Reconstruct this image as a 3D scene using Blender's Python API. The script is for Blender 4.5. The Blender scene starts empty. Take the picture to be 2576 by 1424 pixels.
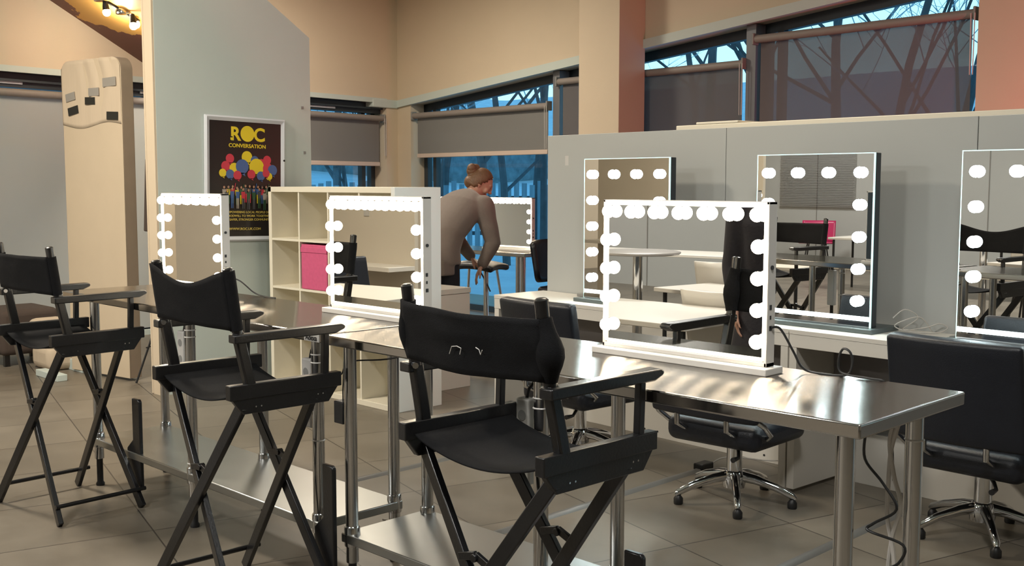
import bpy, math, random
from mathutils import Vector, Matrix, Euler, noise
S=bpy.context.scene
COL=S.collection
PI=math.pi
random.seed(7)
# ------------------------------------------------------------------ camera, world, exposure, lights
YAW,PIT,ROL,CH=.7832,.0908,.0007,1.487
cam=bpy.data.cameras.new('camera'); co=bpy.data.objects.new('camera',cam); COL.objects.link(co)
cam.sensor_width=36; cam.lens=2752.3/2576*36; cam.clip_end=200; cam.clip_start=.05
fw=Vector((-math.cos(YAW)*math.cos(PIT),math.sin(YAW)*math.cos(PIT),-math.sin(PIT)))
rt=fw.cross(Vector((0,0,1))).normalized(); up=rt.cross(fw)
rt,up=rt*math.cos(ROL)+up*math.sin(ROL),-rt*math.sin(ROL)+up*math.cos(ROL)
M=Matrix.Identity(4)
for i in range(3): M[i][0]=rt[i];M[i][1]=up[i];M[i][2]=-fw[i]
M[2][3]=CH
co.matrix_world=M
S.camera=co
vs=S.view_settings; vs.view_transform='Standard'; vs.look='None'; vs.gamma=1; vs.use_curve_mapping=False; vs.exposure=0.0

w=bpy.data.worlds.new('dusk_sky'); S.world=w; w.use_nodes=True
nt=w.node_tree; nt.nodes.clear()
def N(nt,t,**k):
    n=nt.nodes.new(t)
    for a,b in k.items(): setattr(n,a,b)
    return n
tc=N(nt,'ShaderNodeTexCoord'); sp=N(nt,'ShaderNodeSeparateXYZ'); cr=N(nt,'ShaderNodeValToRGB'); bg=N(nt,'ShaderNodeBackground'); ow=N(nt,'ShaderNodeOutputWorld')
nt.links.new(tc.outputs['Generated'],sp.inputs[0]); nt.links.new(sp.outputs[2],cr.inputs[0]); nt.links.new(cr.outputs[0],bg.inputs[0]); nt.links.new(bg.outputs[0],ow.inputs[0])
e=cr.color_ramp.elements; e[0].position=0.02; e[0].color=(.50,.88,1.0,1); e[1].position=.5; e[1].color=(.06,.26,.50,1)
m_=e.new(.22); m_.color=(.40,.80,.92,1)
bg.inputs[1].default_value=1.75

def light(name,kind,loc,energy,color,size=.3,target=None,angle=None,blend=.6,shape=None):
    d=bpy.data.lights.new(name,kind); d.energy=energy; d.color=color
    if kind=='AREA':
        d.size=size
    elif kind in('POINT','SPOT'): d.shadow_soft_size=size
    if kind=='SPOT' and angle: d.spot_size=angle; d.spot_blend=blend
    o=bpy.data.objects.new(name,d); COL.objects.link(o); o.location=loc
    if target is not None:
        o.rotation_euler=(Vector(target)-Vector(loc)).to_track_quat('-Z','Y').to_euler()
    return o
WARM=(1,.88,.71); NEUT=(1,.97,.92); COOL=(.92,.97,1)
# unseen ceiling lamps added to brighten the room (fixtures built further down)
CEIL=[(-6.6,1.6,3.95,175,WARM),(-8.4,6.0,3.95,110,WARM),(-3.0,-1.2,3.95,130,NEUT),(-6.8,-3.4,3.95,210,NEUT),(-11.0,-4.6,3.95,130,NEUT),(-3.6,4.4,3.95,42,WARM),(-.6,1.4,3.95,90,NEUT)]
for i,(x,y,z,en,c) in enumerate(CEIL):
    light('added_ceiling_fill_light','AREA',(x,y,z-.09),en,c,.55,(x,y,0))
# a pink stage lamp on the right washes the end of the window wall
light('pink_lamp_light','SPOT',(-1.55,7.35,1.12),150,(1,.12,.15),.05,(-3.9,8.3,3.3),math.radians(110),.12)
# warm light of the left ceiling cluster, then a separate wash
light('spot_cluster_light','POINT',(-9.25,4.35,2.85),14,WARM,.05)
light('added_wall_wash_light','SPOT',(-6.2,3.2,3.6),14,WARM,.08,(-10.2,6.6,2.9),math.radians(70),.8)  # added spot without a fixture, brightens the far wall

# ------------------------------------------------------------------ helpers
def mat(name,col,rough=.5,metal=0,noise_amt=0,nscale=8,bump=0,bscale=60,spec=.5,emis=None,estr=0,trans=None,sheen=0,coat=0,stretch=None):
    m=bpy.data.materials.new(name); m.use_nodes=True; t=m.node_tree; b=t.nodes['Principled BSDF']
    b.inputs['Base Color'].default_value=(*col,1); b.inputs['Roughness'].default_value=rough; b.inputs['Metallic'].default_value=metal
    b.inputs['Specular IOR Level'].default_value=spec
    if sheen: b.inputs['Sheen Weight'].default_value=sheen
    if coat: b.inputs['Coat Weight'].default_value=coat; b.inputs['Coat Roughness'].default_value=.15
    if emis: b.inputs['Emission Color'].default_value=(*emis,1); b.inputs['Emission Strength'].default_value=estr
    co=None
    if noise_amt or bump:
        tc=N(t,'ShaderNodeTexCoord'); mp=N(t,'ShaderNodeMapping'); t.links.new(tc.outputs['Object'],mp.inputs[0]); co=mp.outputs[0]
        if stretch: mp.inputs['Scale'].default_value=stretch
    if noise_amt:
        n=N(t,'ShaderNodeTexNoise'); n.inputs['Scale'].default_value=nscale; n.inputs['Detail'].default_value=4
        t.links.new(co,n.inputs[0])
        mx=N(t,'ShaderNodeMix',data_type='RGBA'); mx.inputs[6].default_value=(*[c*(1-noise_amt) for c in col],1); mx.inputs[7].default_value=(*[min(1,c*(1+noise_amt)) for c in col],1)
        t.links.new(n.outputs[0],mx.inputs[0]); t.links.new(mx.outputs[2],b.inputs['Base Color'])
    if bump:
        n2=N(t,'ShaderNodeTexNoise'); n2.inputs['Scale'].default_value=bscale; n2.inputs['Detail'].default_value=3
        t.links.new(co,n2.inputs[0]); bp=N(t,'ShaderNodeBump'); bp.inputs['Strength'].default_value=bump; bp.inputs['Distance'].default_value=.01
        t.links.new(n2.outputs[0],bp.inputs['Height']); t.links.new(bp.outputs[0],b.inputs['Normal'])
    return m
MT={}
MT['wall']=mat('painted_plaster',(.62,.52,.39),.7,noise_amt=.03,nscale=3,bump=.05,bscale=90)
MT['white_paint']=mat('white_paint',(.53,.60,.57),.6,noise_amt=.03,nscale=4,bump=.03)
MT['panel_grey']=mat('pale_laminate',(.43,.44,.425),.42,noise_amt=.02,nscale=3)
MT['lam']=mat('white_laminate',(.66,.63,.57),.33,noise_amt=.015,nscale=3)
MT['lam_edge']=mat('laminate_panel_seam',(.25,.24,.22),.6)  # dark joint colour for the wall panel seams
MT['carcass']=mat('cabinet_white',(.80,.75,.62),.4,noise_amt=.02)
MT['cab_bright']=mat('cabinet_gloss_white',(.76,.78,.76),.3)
MT['pink']=mat('pink_fabric_box',(.62,.10,.22),.75,noise_amt=.12,nscale=40,bump=.2,bscale=300)
MT['blackwood']=mat('black_lacquered_wood',(.007,.007,.008),.33,noise_amt=.3,nscale=30,bump=.06,bscale=120,coat=.25)
MT['canvas']=mat('black_canvas',(.0065,.0068,.008),.9,noise_amt=.25,nscale=60,bump=.3,bscale=500,spec=.2)
MT['leather']=mat('black_leatherette',(.008,.010,.016),.40,noise_amt=.2,nscale=20,bump=.12,bscale=220)
MT['blackplastic']=mat('black_plastic',(.012,.012,.013),.45,bump=.02)
MT['chrome']=mat('chrome',(.75,.76,.78),.07,1)
MT['tube']=mat('brushed_steel_tube',(.62,.62,.62),.16,1,noise_amt=.05,nscale=30)
MT['steelshelf']=mat('galvanised_shelf',(.42,.43,.42),.34,1,noise_amt=.05,nscale=6,bump=.015,bscale=30)
MT['greyplastic']=mat('grey_plastic_sleeve',(.25,.25,.24),.5,bump=.02)
MT['whiteplastic']=mat('white_plastic',(.56,.545,.52),.35,bump=.01)
MT['mirror']=mat('mirror_silver',(.86,.86,.84),.0,1)
MT['glassedge']=mat('glass_edge',(.35,.62,.58),.1,0,emis=(.75,1,.95),estr=.9)
MT['strip_w']=mat('warm_light_strip',(1,1,1),.4,emis=(1,.88,.62),estr=1.3)
MT['strip_c']=mat('cool_light_strip',(1,1,1),.4,emis=(.8,1,1),estr=2.6)
MT['bulb_w']=mat('warm_bulb_glow',(1,1,1),.4,emis=(1,.83,.60),estr=32)
MT['bulb_c']=mat('cool_bulb_glow',(1,1,1),.4,emis=(.78,.96,1),estr=44)
MT['bulb_spot']=mat('spot_bulb_glow',(1,1,1),.4,emis=(1,.82,.5),estr=30)
MT['darkback']=mat('dark_mirror_back',(.03,.045,.06),.35,noise_amt=.1)
MT['darkbox']=mat('dark_mirror_box',(.02,.025,.03),.3)
MT['greymetal']=mat('grey_metal_base',(.10,.12,.12),.35,.3)
MT['frame_dark']=mat('dark_window_frame',(.035,.045,.055),.4,.2,noise_amt=.05)
MT['frame_grey']=mat('grey_window_frame',(.16,.17,.19),.45,.2)
MT['cloth']=mat('cream_cloth',(.58,.48,.36),.85,noise_amt=.06,nscale=6,bump=.12,bscale=14,stretch=(6,6,.6))
MT['board']=mat('cream_wrapped_board',(.58,.48,.35),.7,noise_amt=.05,nscale=5,bump=.08,bscale=10)
MT['edgebeige']=mat('taupe_board_edge',(.30,.23,.17),.7,noise_amt=.1)
MT['tapeblack']=mat('black_tape',(.015,.015,.012),.45)
MT['tapegrey']=mat('silver_tape',(.38,.36,.33),.35,.3)
MT['brown']=mat('brown_soffit_paint',(.11,.035,.02),.6)
MT['cable_b']=mat('black_cable',(.012,.012,.012),.4)
MT['cable_w']=mat('white_cable',(.55,.52,.48),.4)
MT['skin']=mat('skin',(.48,.27,.19),.5,noise_amt=.06,nscale=30,bump=.03)
MT['hair']=mat('auburn_hair',(.15,.075,.035),.5,noise_amt=.35,nscale=30,bump=.4,bscale=60,stretch=(1,6,1))
MT['sweater']=mat('beige_knit',(.185,.15,.13),.9,noise_amt=.08,nscale=50,bump=.3,bscale=260,sheen=.2)
MT['trousers']=mat('black_trousers',(.010,.011,.016),.8,noise_amt=.1)
MT['coat']=mat('dark_coat',(.020,.018,.024),.8,noise_amt=.1,bump=.2)
MT['posterblack']=mat('poster_black',(.022,.018,.018),.22,noise_amt=.1,nscale=5)
MT['poster_y']=mat('poster_yellow',(.80,.62,.03),.3); MT['poster_y2']=mat('poster_pale_yellow',(.62,.48,.10),.3)
MT['poster_r']=mat('poster_red',(.62,.05,.08),.3); MT['poster_b']=mat('poster_blue',(.07,.14,.35),.3); MT['poster_g']=mat('poster_green',(.05,.12,.06),.3)
MT['poster_s']=mat('poster_skin',(.5,.28,.18),.3); MT['poster_w']=mat('poster_white',(.42,.38,.32),.3); MT['poster_k']=mat('poster_grey',(.09,.09,.10),.3)
MT['alu']=mat('white_aluminium_frame',(.62,.65,.70),.35,.1)
MT['snow']=mat('snow',(.80,.86,.92),.8,noise_amt=.25,nscale=1.6,bump=.6,bscale=2.2)
MT['bark']=mat('frosted_bark',(.10,.11,.12),.9,noise_amt=.5,nscale=6,bump=.5,bscale=20)
MT['frost']=mat('frosted_twig',(.50,.60,.68),.9,noise_amt=.4,nscale=4)
MT['fencewood']=mat('frosty_fence_wood',(.26,.36,.42),.9,noise_amt=.5,nscale=3,stretch=(6,6,.4))
MT['hill']=mat('frosted_hillside',(.16,.24,.28),.95,noise_amt=.75,nscale=2.2,bump=.8,bscale=3,stretch=(2,2,.8))
MT['pinkplastic']=mat('magenta_plastic',(.45,.02,.10),.35)
MT['redcloth']=mat('brown_upholstery',(.07,.05,.04),.85,noise_amt=.1)
MT['darkplinth']=mat('dark_grey_plinth',(.05,.048,.05),.6,noise_amt=.2,nscale=6)
MT['covergrey']=mat('grey_cable_cover',(.13,.13,.125),.4)
MT['panel_warm']=mat('warm_white_panel',(.58,.53,.44),.5)
MT['blackedge_top']=mat('pale_bar_table_top',(.35,.33,.31),.25)
MT['venet']=mat('white_slats',(.55,.55,.56),.5)
MT['socket']=mat('socket_plastic',(.5,.49,.46),.4)

# brushed stainless: streaks across the brushing, slightly wavy sheet
def steel_top():
    m=bpy.data.materials.new('brushed_stainless_top'); m.use_nodes=True; t=m.node_tree; b=t.nodes['Principled BSDF']
    b.inputs['Base Color'].default_value=(.44,.42,.395,1); b.inputs['Metallic'].default_value=1; b.inputs['Roughness'].default_value=.17
    b.inputs['Anisotropic'].default_value=0.0
    cx=N(t,'ShaderNodeCombineXYZ'); cx.inputs[1].default_value=1
    t.links.new(cx.outputs[0],b.inputs['Tangent'])
    tc=N(t,'ShaderNodeTexCoord'); mp=N(t,'ShaderNodeMapping'); mp.inputs['Scale'].default_value=(1.2,2.2,1); t.links.new(tc.outputs['Object'],mp.inputs[0])
    n=N(t,'ShaderNodeTexNoise'); n.inputs['Scale'].default_value=2.4; n.inputs['Detail'].default_value=1; t.links.new(mp.outputs[0],n.inputs[0])
    bp=N(t,'ShaderNodeBump'); bp.inputs['Strength'].default_value=.13; bp.inputs['Distance'].default_value=.008; t.links.new(n.outputs[0],bp.inputs['Height'])
    mp2=N(t,'ShaderNodeMapping'); mp2.inputs['Scale'].default_value=(3,160,1); t.links.new(tc.outputs['Object'],mp2.inputs[0])
    n2=N(t,'ShaderNodeTexNoise'); n2.inputs['Scale'].default_value=4; n2.inputs['Detail'].default_value=3; t.links.new(mp2.outputs[0],n2.inputs[0])
    bp2=N(t,'ShaderNodeBump'); bp2.inputs['Strength'].default_value=.0; bp2.inputs['Distance'].default_value=.004; t.links.new(n2.outputs[0],bp2.inputs['Height']); t.links.new(bp.outputs[0],bp2.inputs['Normal'])
    # fine brushing along X: the micro-normals lean only across the brushing
    ge=N(t,'ShaderNodeNewGeometry'); sc=N(t,'ShaderNodeVectorMath',operation='SCALE'); sc.inputs['Scale'].default_value=9173.0; t.links.new(ge.outputs['Position'],sc.inputs[0])
    wn=N(t,'ShaderNodeTexWhiteNoise'); t.links.new(sc.outputs[0],wn.inputs[0])
    ma=N(t,'ShaderNodeMath',operation='MULTIPLY_ADD'); ma.inputs[1].default_value=2; ma.inputs[2].default_value=-1; t.links.new(wn.outputs[0],ma.inputs[0])
    ab=N(t,'ShaderNodeMath',operation='ABSOLUTE'); t.links.new(ma.outputs[0],ab.inputs[0])
    mm_=N(t,'ShaderNodeMath',operation='MULTIPLY'); t.links.new(ma.outputs[0],mm_.inputs[0]); t.links.new(ab.outputs[0],mm_.inputs[1])
    mk=N(t,'ShaderNodeMath',operation='MULTIPLY'); mk.inputs[1].default_value=.55; t.links.new(mm_.outputs[0],mk.inputs[0])
    cv=N(t,'ShaderNodeCombineXYZ'); t.links.new(mk.outputs[0],cv.inputs[1])
    av=N(t,'ShaderNodeVectorMath',operation='ADD'); t.links.new(bp.outputs[0],av.inputs[0]); t.links.new(cv.outputs[0],av.inputs[1])
    nv=N(t,'ShaderNodeVectorMath',operation='NORMALIZE'); t.links.new(av.outputs[0],nv.inputs[0]); t.links.new(nv.outputs[0],b.inputs['Normal'])
    mr=N(t,'ShaderNodeMapRange'); mr.inputs[3].default_value=.09; mr.inputs[4].default_value=.12; t.links.new(n2.outputs[0],mr.inputs[0]); t.links.new(mr.outputs[0],b.inputs['Roughness'])
    return m
MT['steeltop']=steel_top()
# tiled floor: joints run at the building's own angle
def floor_mat():
    m=bpy.data.materials.new('porcelain_floor_tiles'); m.use_nodes=True; t=m.node_tree; b=t.nodes['Principled BSDF']
    tc=N(t,'ShaderNodeTexCoord'); mp=N(t,'ShaderNodeMapping',vector_type='POINT'); t.links.new(tc.outputs['Object'],mp.inputs[0])
    mp.inputs['Rotation'].default_value=(0,0,.2701)
    sx=N(t,'ShaderNodeSeparateXYZ'); t.links.new(mp.outputs[0],sx.inputs[0])
    def line(sock,off,period):
        a=N(t,'ShaderNodeMath',operation='SUBTRACT'); a.inputs[1].default_value=off; t.links.new(sock,a.inputs[0])
        d=N(t,'ShaderNodeMath',operation='DIVIDE'); d.inputs[1].default_value=period; t.links.new(a.outputs[0],d.inputs[0])
        p=N(t,'ShaderNodeMath',operation='PINGPONG'); p.inputs[1].default_value=.5; t.links.new(d.outputs[0],p.inputs[0])
        l=N(t,'ShaderNodeMath',operation='LESS_THAN'); l.inputs[1].default_value=.0052; t.links.new(p.outputs[0],l.inputs[0])
        f=N(t,'ShaderNodeMath',operation='FLOOR'); t.links.new(d.outputs[0],f.inputs[0])
        return l.outputs[0],f.outputs[0]
    la,fa=line(sx.outputs[0],-3.49,.632); lb,fb=line(sx.outputs[1],.909,.615)
    mxl=N(t,'ShaderNodeMath',operation='MAXIMUM'); t.links.new(la,mxl.inputs[0]); t.links.new(lb,mxl.inputs[1])
    cb=N(t,'ShaderNodeCombineXYZ'); t.links.new(fa,cb.inputs[0]); t.links.new(fb,cb.inputs[1])
    wn=N(t,'ShaderNodeTexWhiteNoise'); t.links.new(cb.outputs[0],wn.inputs[0])
    n=N(t,'ShaderNodeTexNoise'); n.inputs['Scale'].default_value=2.2; n.inputs['Detail'].default_value=8; n.inputs['Roughness'].default_value=.65; t.links.new(tc.outputs['Object'],n.inputs[0])
    ad=N(t,'ShaderNodeMath',operation='MULTIPLY_ADD'); ad.inputs[1].default_value=.25; t.links.new(wn.outputs[0],ad.inputs[0]); t.links.new(n.outputs[0],ad.inputs[2])
    r=N(t,'ShaderNodeValToRGB'); e=r.color_ramp.elements; e[0].position=.35; e[0].color=(.122,.104,.080,1); e[1].position=.9; e[1].color=(.215,.188,.150,1); t.links.new(ad.outputs[0],r.inputs[0])
    mx=N(t,'ShaderNodeMix',data_type='RGBA'); mx.inputs[7].default_value=(.045,.038,.032,1); t.links.new(mxl.outputs[0],mx.inputs[0]); t.links.new(r.outputs[0],mx.inputs[6]); t.links.new(mx.outputs[2],b.inputs['Base Color'])
    rr=N(t,'ShaderNodeMapRange'); rr.inputs[3].default_value=.30; rr.inputs[4].default_value=.48; t.links.new(n.outputs[0],rr.inputs[0]); t.links.new(rr.outputs[0],b.inputs['Roughness'])
    bp=N(t,'ShaderNodeBump'); bp.inputs['Strength'].default_value=.5; bp.inputs['Distance'].default_value=.002; bp.invert=True; t.links.new(mxl.outputs[0],bp.inputs['Height']); t.links.new(bp.outputs[0],b.inputs['Normal'])
    return m
MT['floor']=floor_mat()
def blind_mat(name,col,tr):
    m=bpy.data.materials.new(name); m.use_nodes=True; t=m.node_tree; t.nodes.clear()
    o=N(t,'ShaderNodeOutputMaterial'); d=N(t,'ShaderNodeBsdfDiffuse'); d.inputs[0].default_value=(*col,1)
    tl=N(t,'ShaderNodeBsdfTranslucent'); tl.inputs[0].default_value=(*[c*.5 for c in col],1)
    tp=N(t,'ShaderNodeBsdfTransparent'); tp.inputs[0].default_value=(1,1,1,1)
    a=N(t,'ShaderNodeAddShader'); x=N(t,'ShaderNodeMixShader')
    tc=N(t,'ShaderNodeTexCoord'); n=N(t,'ShaderNodeTexNoise'); n.inputs['Scale'].default_value=3; t.links.new(tc.outputs['Object'],n.inputs[0])
    mr=N(t,'ShaderNodeMapRange'); mr.inputs[3].default_value=tr*.85; mr.inputs[4].default_value=tr*1.15; t.links.new(n.outputs[0],mr.inputs[0]); t.links.new(mr.outputs[0],x.inputs[0])
    t.links.new(d.outputs[0],a.inputs[0]); t.links.new(tl.outputs[0],a.inputs[1]); t.links.new(a.outputs[0],x.inputs[1]); t.links.new(tp.outputs[0],x.inputs[2]); t.links.new(x.outputs[0],o.inputs[0])
    return m
MT['blind']=blind_mat('grey_screen_fabric',(.21,.205,.195),.015)
MT['blind_mid']=blind_mat('grey_screen_fabric_denser',(.15,.14,.14),.09)
MT['blind_sheer']=blind_mat('grey_open_weave_fabric',(.17,.15,.15),.22)
MT['blind_long']=blind_mat('pale_screen_fabric',(.42,.42,.40),.10)
def glass_mat():
    m=bpy.data.materials.new('window_glass'); m.use_nodes=True; t=m.node_tree; t.nodes.clear()
    o=N(t,'ShaderNodeOutputMaterial'); g=N(t,'ShaderNodeBsdfGlossy'); g.inputs['Roughness'].default_value=.01
    tp=N(t,'ShaderNodeBsdfTransparent'); tp.inputs[0].default_value=(.80,.93,.97,1); x=N(t,'ShaderNodeMixShader'); f=N(t,'ShaderNodeFresnel'); f.inputs[0].default_value=1.35
    t.links.new(f.outputs[0],x.inputs[0]); t.links.new(tp.outputs[0],x.inputs[1]); t.links.new(g.outputs[0],x.inputs[2]); t.links.new(x.outputs[0],o.inputs[0])
    return m
MT['glass']=glass_mat()
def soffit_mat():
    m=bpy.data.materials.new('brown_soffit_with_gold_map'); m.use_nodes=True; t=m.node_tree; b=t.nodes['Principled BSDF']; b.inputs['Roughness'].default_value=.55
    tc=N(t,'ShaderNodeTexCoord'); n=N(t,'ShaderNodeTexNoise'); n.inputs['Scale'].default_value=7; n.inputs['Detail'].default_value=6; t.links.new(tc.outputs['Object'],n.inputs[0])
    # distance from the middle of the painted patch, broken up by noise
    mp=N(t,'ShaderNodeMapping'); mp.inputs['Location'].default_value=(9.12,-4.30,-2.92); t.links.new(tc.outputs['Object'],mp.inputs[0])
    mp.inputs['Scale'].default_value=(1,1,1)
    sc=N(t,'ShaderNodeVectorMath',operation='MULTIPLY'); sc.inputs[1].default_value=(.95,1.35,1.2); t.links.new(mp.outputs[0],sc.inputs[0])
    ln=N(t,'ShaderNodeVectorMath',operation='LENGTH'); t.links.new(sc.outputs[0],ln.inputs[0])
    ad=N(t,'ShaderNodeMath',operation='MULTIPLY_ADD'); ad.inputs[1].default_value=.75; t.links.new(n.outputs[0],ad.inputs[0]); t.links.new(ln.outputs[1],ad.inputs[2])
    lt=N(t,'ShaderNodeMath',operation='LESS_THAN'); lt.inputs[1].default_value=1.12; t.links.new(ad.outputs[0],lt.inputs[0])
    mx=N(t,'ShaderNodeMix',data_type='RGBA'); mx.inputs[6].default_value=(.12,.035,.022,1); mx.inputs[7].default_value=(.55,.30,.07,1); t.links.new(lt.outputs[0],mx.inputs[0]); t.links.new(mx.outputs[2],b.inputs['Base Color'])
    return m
MT['soffit']=soffit_mat()

class G:
    def __init__(s): s.v=[]; s.f=[]
    def add(s,vs,fs,mtx=None):
        o=len(s.v); s.v+=[tuple((mtx@Vector(p)) if mtx is not None else p) for p in vs]; s.f+=[tuple(i+o for i in f) for f in fs]; return s
    def box(s,x0,x1,y0,y1,z0,z1,mtx=None):
        vs=[(x,y,z) for z in(z0,z1) for y in(y0,y1) for x in(x0,x1)]
        return s.add(vs,[(0,2,3,1),(4,5,7,6),(0,1,5,4),(2,6,7,3),(0,4,6,2),(1,3,7,5)],mtx)
    def bar(s,p0,p1,wd,ht,upv=(0,0,1)):
        p0=Vector(p0);p1=Vector(p1);d=(p1-p0);L=d.length;d.normalize();u=Vector(upv); 
        if abs(u.dot(d))>.98: u=Vector((0,1,0))
        x=d.cross(u).normalized(); u=x.cross(d)
        vs=[p+x*a*wd/2+u*b*ht/2 for p in(p0,p1) for b in(-1,1) for a in(-1,1)]
        return s.add(vs,[(0,1,3,2),(4,6,7,5),(0,4,5,1),(2,3,7,6),(0,2,6,4),(1,5,7,3)])
    def tube(s,pts,r,n=14,cap=True):
        pts=[Vector(p) for p in pts]; rs=r if isinstance(r,(list,tuple)) else [r]*len(pts)
        o=len(s.v); prev=None; fs=[]
        for i,p in enumerate(pts):
            d=(pts[min(i+1,len(pts)-1)]-pts[max(i-1,0)]).normalized()
            if prev is None:
                a=Vector((0,0,1)) if abs(d.z)<.9 else Vector((1,0,0)); x=d.cross(a).normalized()
            else: x=(prev-d*prev.dot(d)).normalized()
            prev=x; y=d.cross(x)
            for k in range(n):
                t=2*PI*k/n; s.v.append(tuple(p+(x*math.cos(t)+y*math.sin(t))*rs[i]))
        for i in range(len(pts)-1):
            for k in range(n):
                a=o+i*n+k;b=o+i*n+(k+1)%n; s.f.append((a,b,b+n,a+n))
        if cap: s.f.append(tuple(o+k for k in range(n))[::-1]); s.f.append(tuple(o+(len(pts)-1)*n+k for k in range(n)))
        return s
    def lathe(s,prof,c=(0,0,0),n=24,axis='Z',mtx=None):
        o=len(s.v); vs=[]
        for r,z in prof:
            for k in range(n):
                t=2*PI*k/n; a,b=r*math.cos(t),r*math.sin(t)
                p=(a,b,z) if axis=='Z' else ((a,z,b) if axis=='Y' else (z,a,b))
                vs.append((p[0]+c[0],p[1]+c[1],p[2]+c[2]))
        fs=[(i*n+k,i*n+(k+1)%n,(i+1)*n+(k+1)%n,(i+1)*n+k) for i in range(len(prof)-1) for k in range(n)]
        fs+=[tuple(range(n))[::-1],tuple((len(prof)-1)*n+k for k in range(n))]
        return s.add(vs,fs,mtx)
    def ball(s,c,r,n=12,m=8,sc=(1,1,1),mtx=None):
        prof=[(max(1e-4,math.sin(PI*i/m))*1,-math.cos(PI*i/m)) for i in range(m+1)]
        vs=[];
        for a,b in prof:
            for k in range(n):
                t=2*PI*k/n; vs.append((c[0]+r*a*math.cos(t)*sc[0],c[1]+r*a*math.sin(t)*sc[1],c[2]+r*b*sc[2]))
        fs=[(i*n+k,i*n+(k+1)%n,(i+1)*n+(k+1)%n,(i+1)*n+k) for i in range(m) for k in range(n)]
        return s.add(vs,fs,mtx)
    def prism(s,poly,y0,y1,mtx=None):   # polygon in XZ, extruded along Y
        n=len(poly); vs=[(a,y0,b) for a,b in poly]+[(a,y1,b) for a,b in poly]
        fs=[tuple(range(n)),tuple(range(2*n-1,n-1,-1))]+[(i,(i+1)%n+0,(i+1)%n+n,i+n)[::-1] for i in range(n)]
        return s.add(vs,fs,mtx)
    def grid(s,fn,nu,nv):
        o=len(s.v)
        for i in range(nu+1):
            for j in range(nv+1): s.v.append(tuple(fn(i/nu,j/nv)))
        for i in range(nu):
            for j in range(nv):
                a=o+i*(nv+1)+j; s.f.append((a,a+1,a+nv+2,a+nv+1))
        return s
    def build(s,name,m,parent=None,bevel=0,smooth=True,seg=2,solid=0,sub=0):
        me=bpy.data.meshes.new(name); me.from_pydata([tuple(v) for v in s.v],[],s.f); me.update()
        me.materials.append(MT[m] if isinstance(m,str) else m)
        o=bpy.data.objects.new(name,me); COL.objects.link(o)
        import bmesh
        b=bmesh.new(); b.from_mesh(me); bmesh.ops.recalc_face_normals(b,faces=b.faces); b.to_mesh(me); b.free()
        if smooth:
            for p in me.polygons: p.use_smooth=True
            try: me.set_sharp_from_angle(angle=math.radians(38))
            except Exception: pass
        if solid:
            q=o.modifiers.new('thickness','SOLIDIFY'); q.thickness=solid; q.offset=0
        if bevel:
            q=o.modifiers.new('rounded_edges','BEVEL'); q.width=bevel; q.segments=seg; q.limit_method='ANGLE'; q.harden_normals=False
        if sub:
            q=o.modifiers.new('subdivision','SUBSURF'); q.levels=sub; q.render_levels=sub
        if parent is not None: o.parent=parent
        return o
def thing(name,label,cat,loc=(0,0,0),rz=0,group=None,rot=None):
    o=bpy.data.objects.new(name,None); COL.objects.link(o); o.empty_display_size=.1
    o.location=loc; o.rotation_euler=rot if rot else (0,0,rz); o['label']=label; o['category']=cat
    if group: o['group']=group
    return o
def tag(o,label,cat,group=None):
    o['label']=label;o['category']=cat
    if group:o['group']=group
    return o
def struct(o): o['kind']='structure'; return o
def kids(o): return [c for c in bpy.data.objects if c.parent==o]
def dup(root,loc,rz,label,group=None):
    r=root.copy(); COL.objects.link(r); r.location=loc; r.rotation_euler=(0,0,rz); r['label']=label
    if group:r['group']=group
    for ch in kids(root):
        c=ch.copy();COL.objects.link(c);c.parent=r
        for g in kids(ch):
            d=g.copy();COL.objects.link(d);d.parent=c
    return r
def text(name,body,size,m,parent,mtx,extrude=.0006,bold=0,align='CENTER',sx=1):
    cu=bpy.data.curves.new(name,'FONT'); cu.body=body; cu.size=size; cu.extrude=extrude; cu.offset=bold; cu.align_x=align; cu.resolution_u=4
    o=bpy.data.objects.new(name,cu); COL.objects.link(o)
    dg=bpy.context.evaluated_depsgraph_get(); me=bpy.data.meshes.new_from_object(o.evaluated_get(dg)); bpy.data.objects.remove(o)
    me.transform(mtx@Matrix.Diagonal((sx,1,1,1))); me.materials.clear(); me.materials.append(MT[m]); me.name=name
    q=bpy.data.objects.new(name,me); COL.objects.link(q); q.parent=parent
    return q
def frame_m(origin,ang): return Matrix.Translation(Vector(origin))@Matrix.Rotation(ang,4,'Z')
UPRIGHT=Matrix.Rotation(PI/2,4,'X')   # text in XY -> XZ plane, facing -Y

# ------------------------------------------------------------------ room shell
struct(G().box(-16,8,-8.5,10,-.12,0).build('floor','floor',smooth=False))
A0=(-9.92,3.53,0); AANG=math.radians(98)     # local X runs toward the corner, local Y outward
FA=frame_m(A0,AANG); SC=5.117
C0=(-10.632,8.597,0); FB=frame_m(C0,-.057)
TOP=4.3; TH=.32
# far wall with two openings
g=G()
g.box(-3.0,SC+.4,0,TH,2.50,TOP,FA)                 # above the lintel
g.box(1.75,3.30,0,TH,0,2.50,FA)                    # pier behind the white panel wall
g.box(-3.0,-1.9,0,TH,0,2.50,FA)
g.box(SC-.20,SC+.4,0,TH,0,2.50,FA)
struct(g.build('wall_far','wall',smooth=False))
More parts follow.
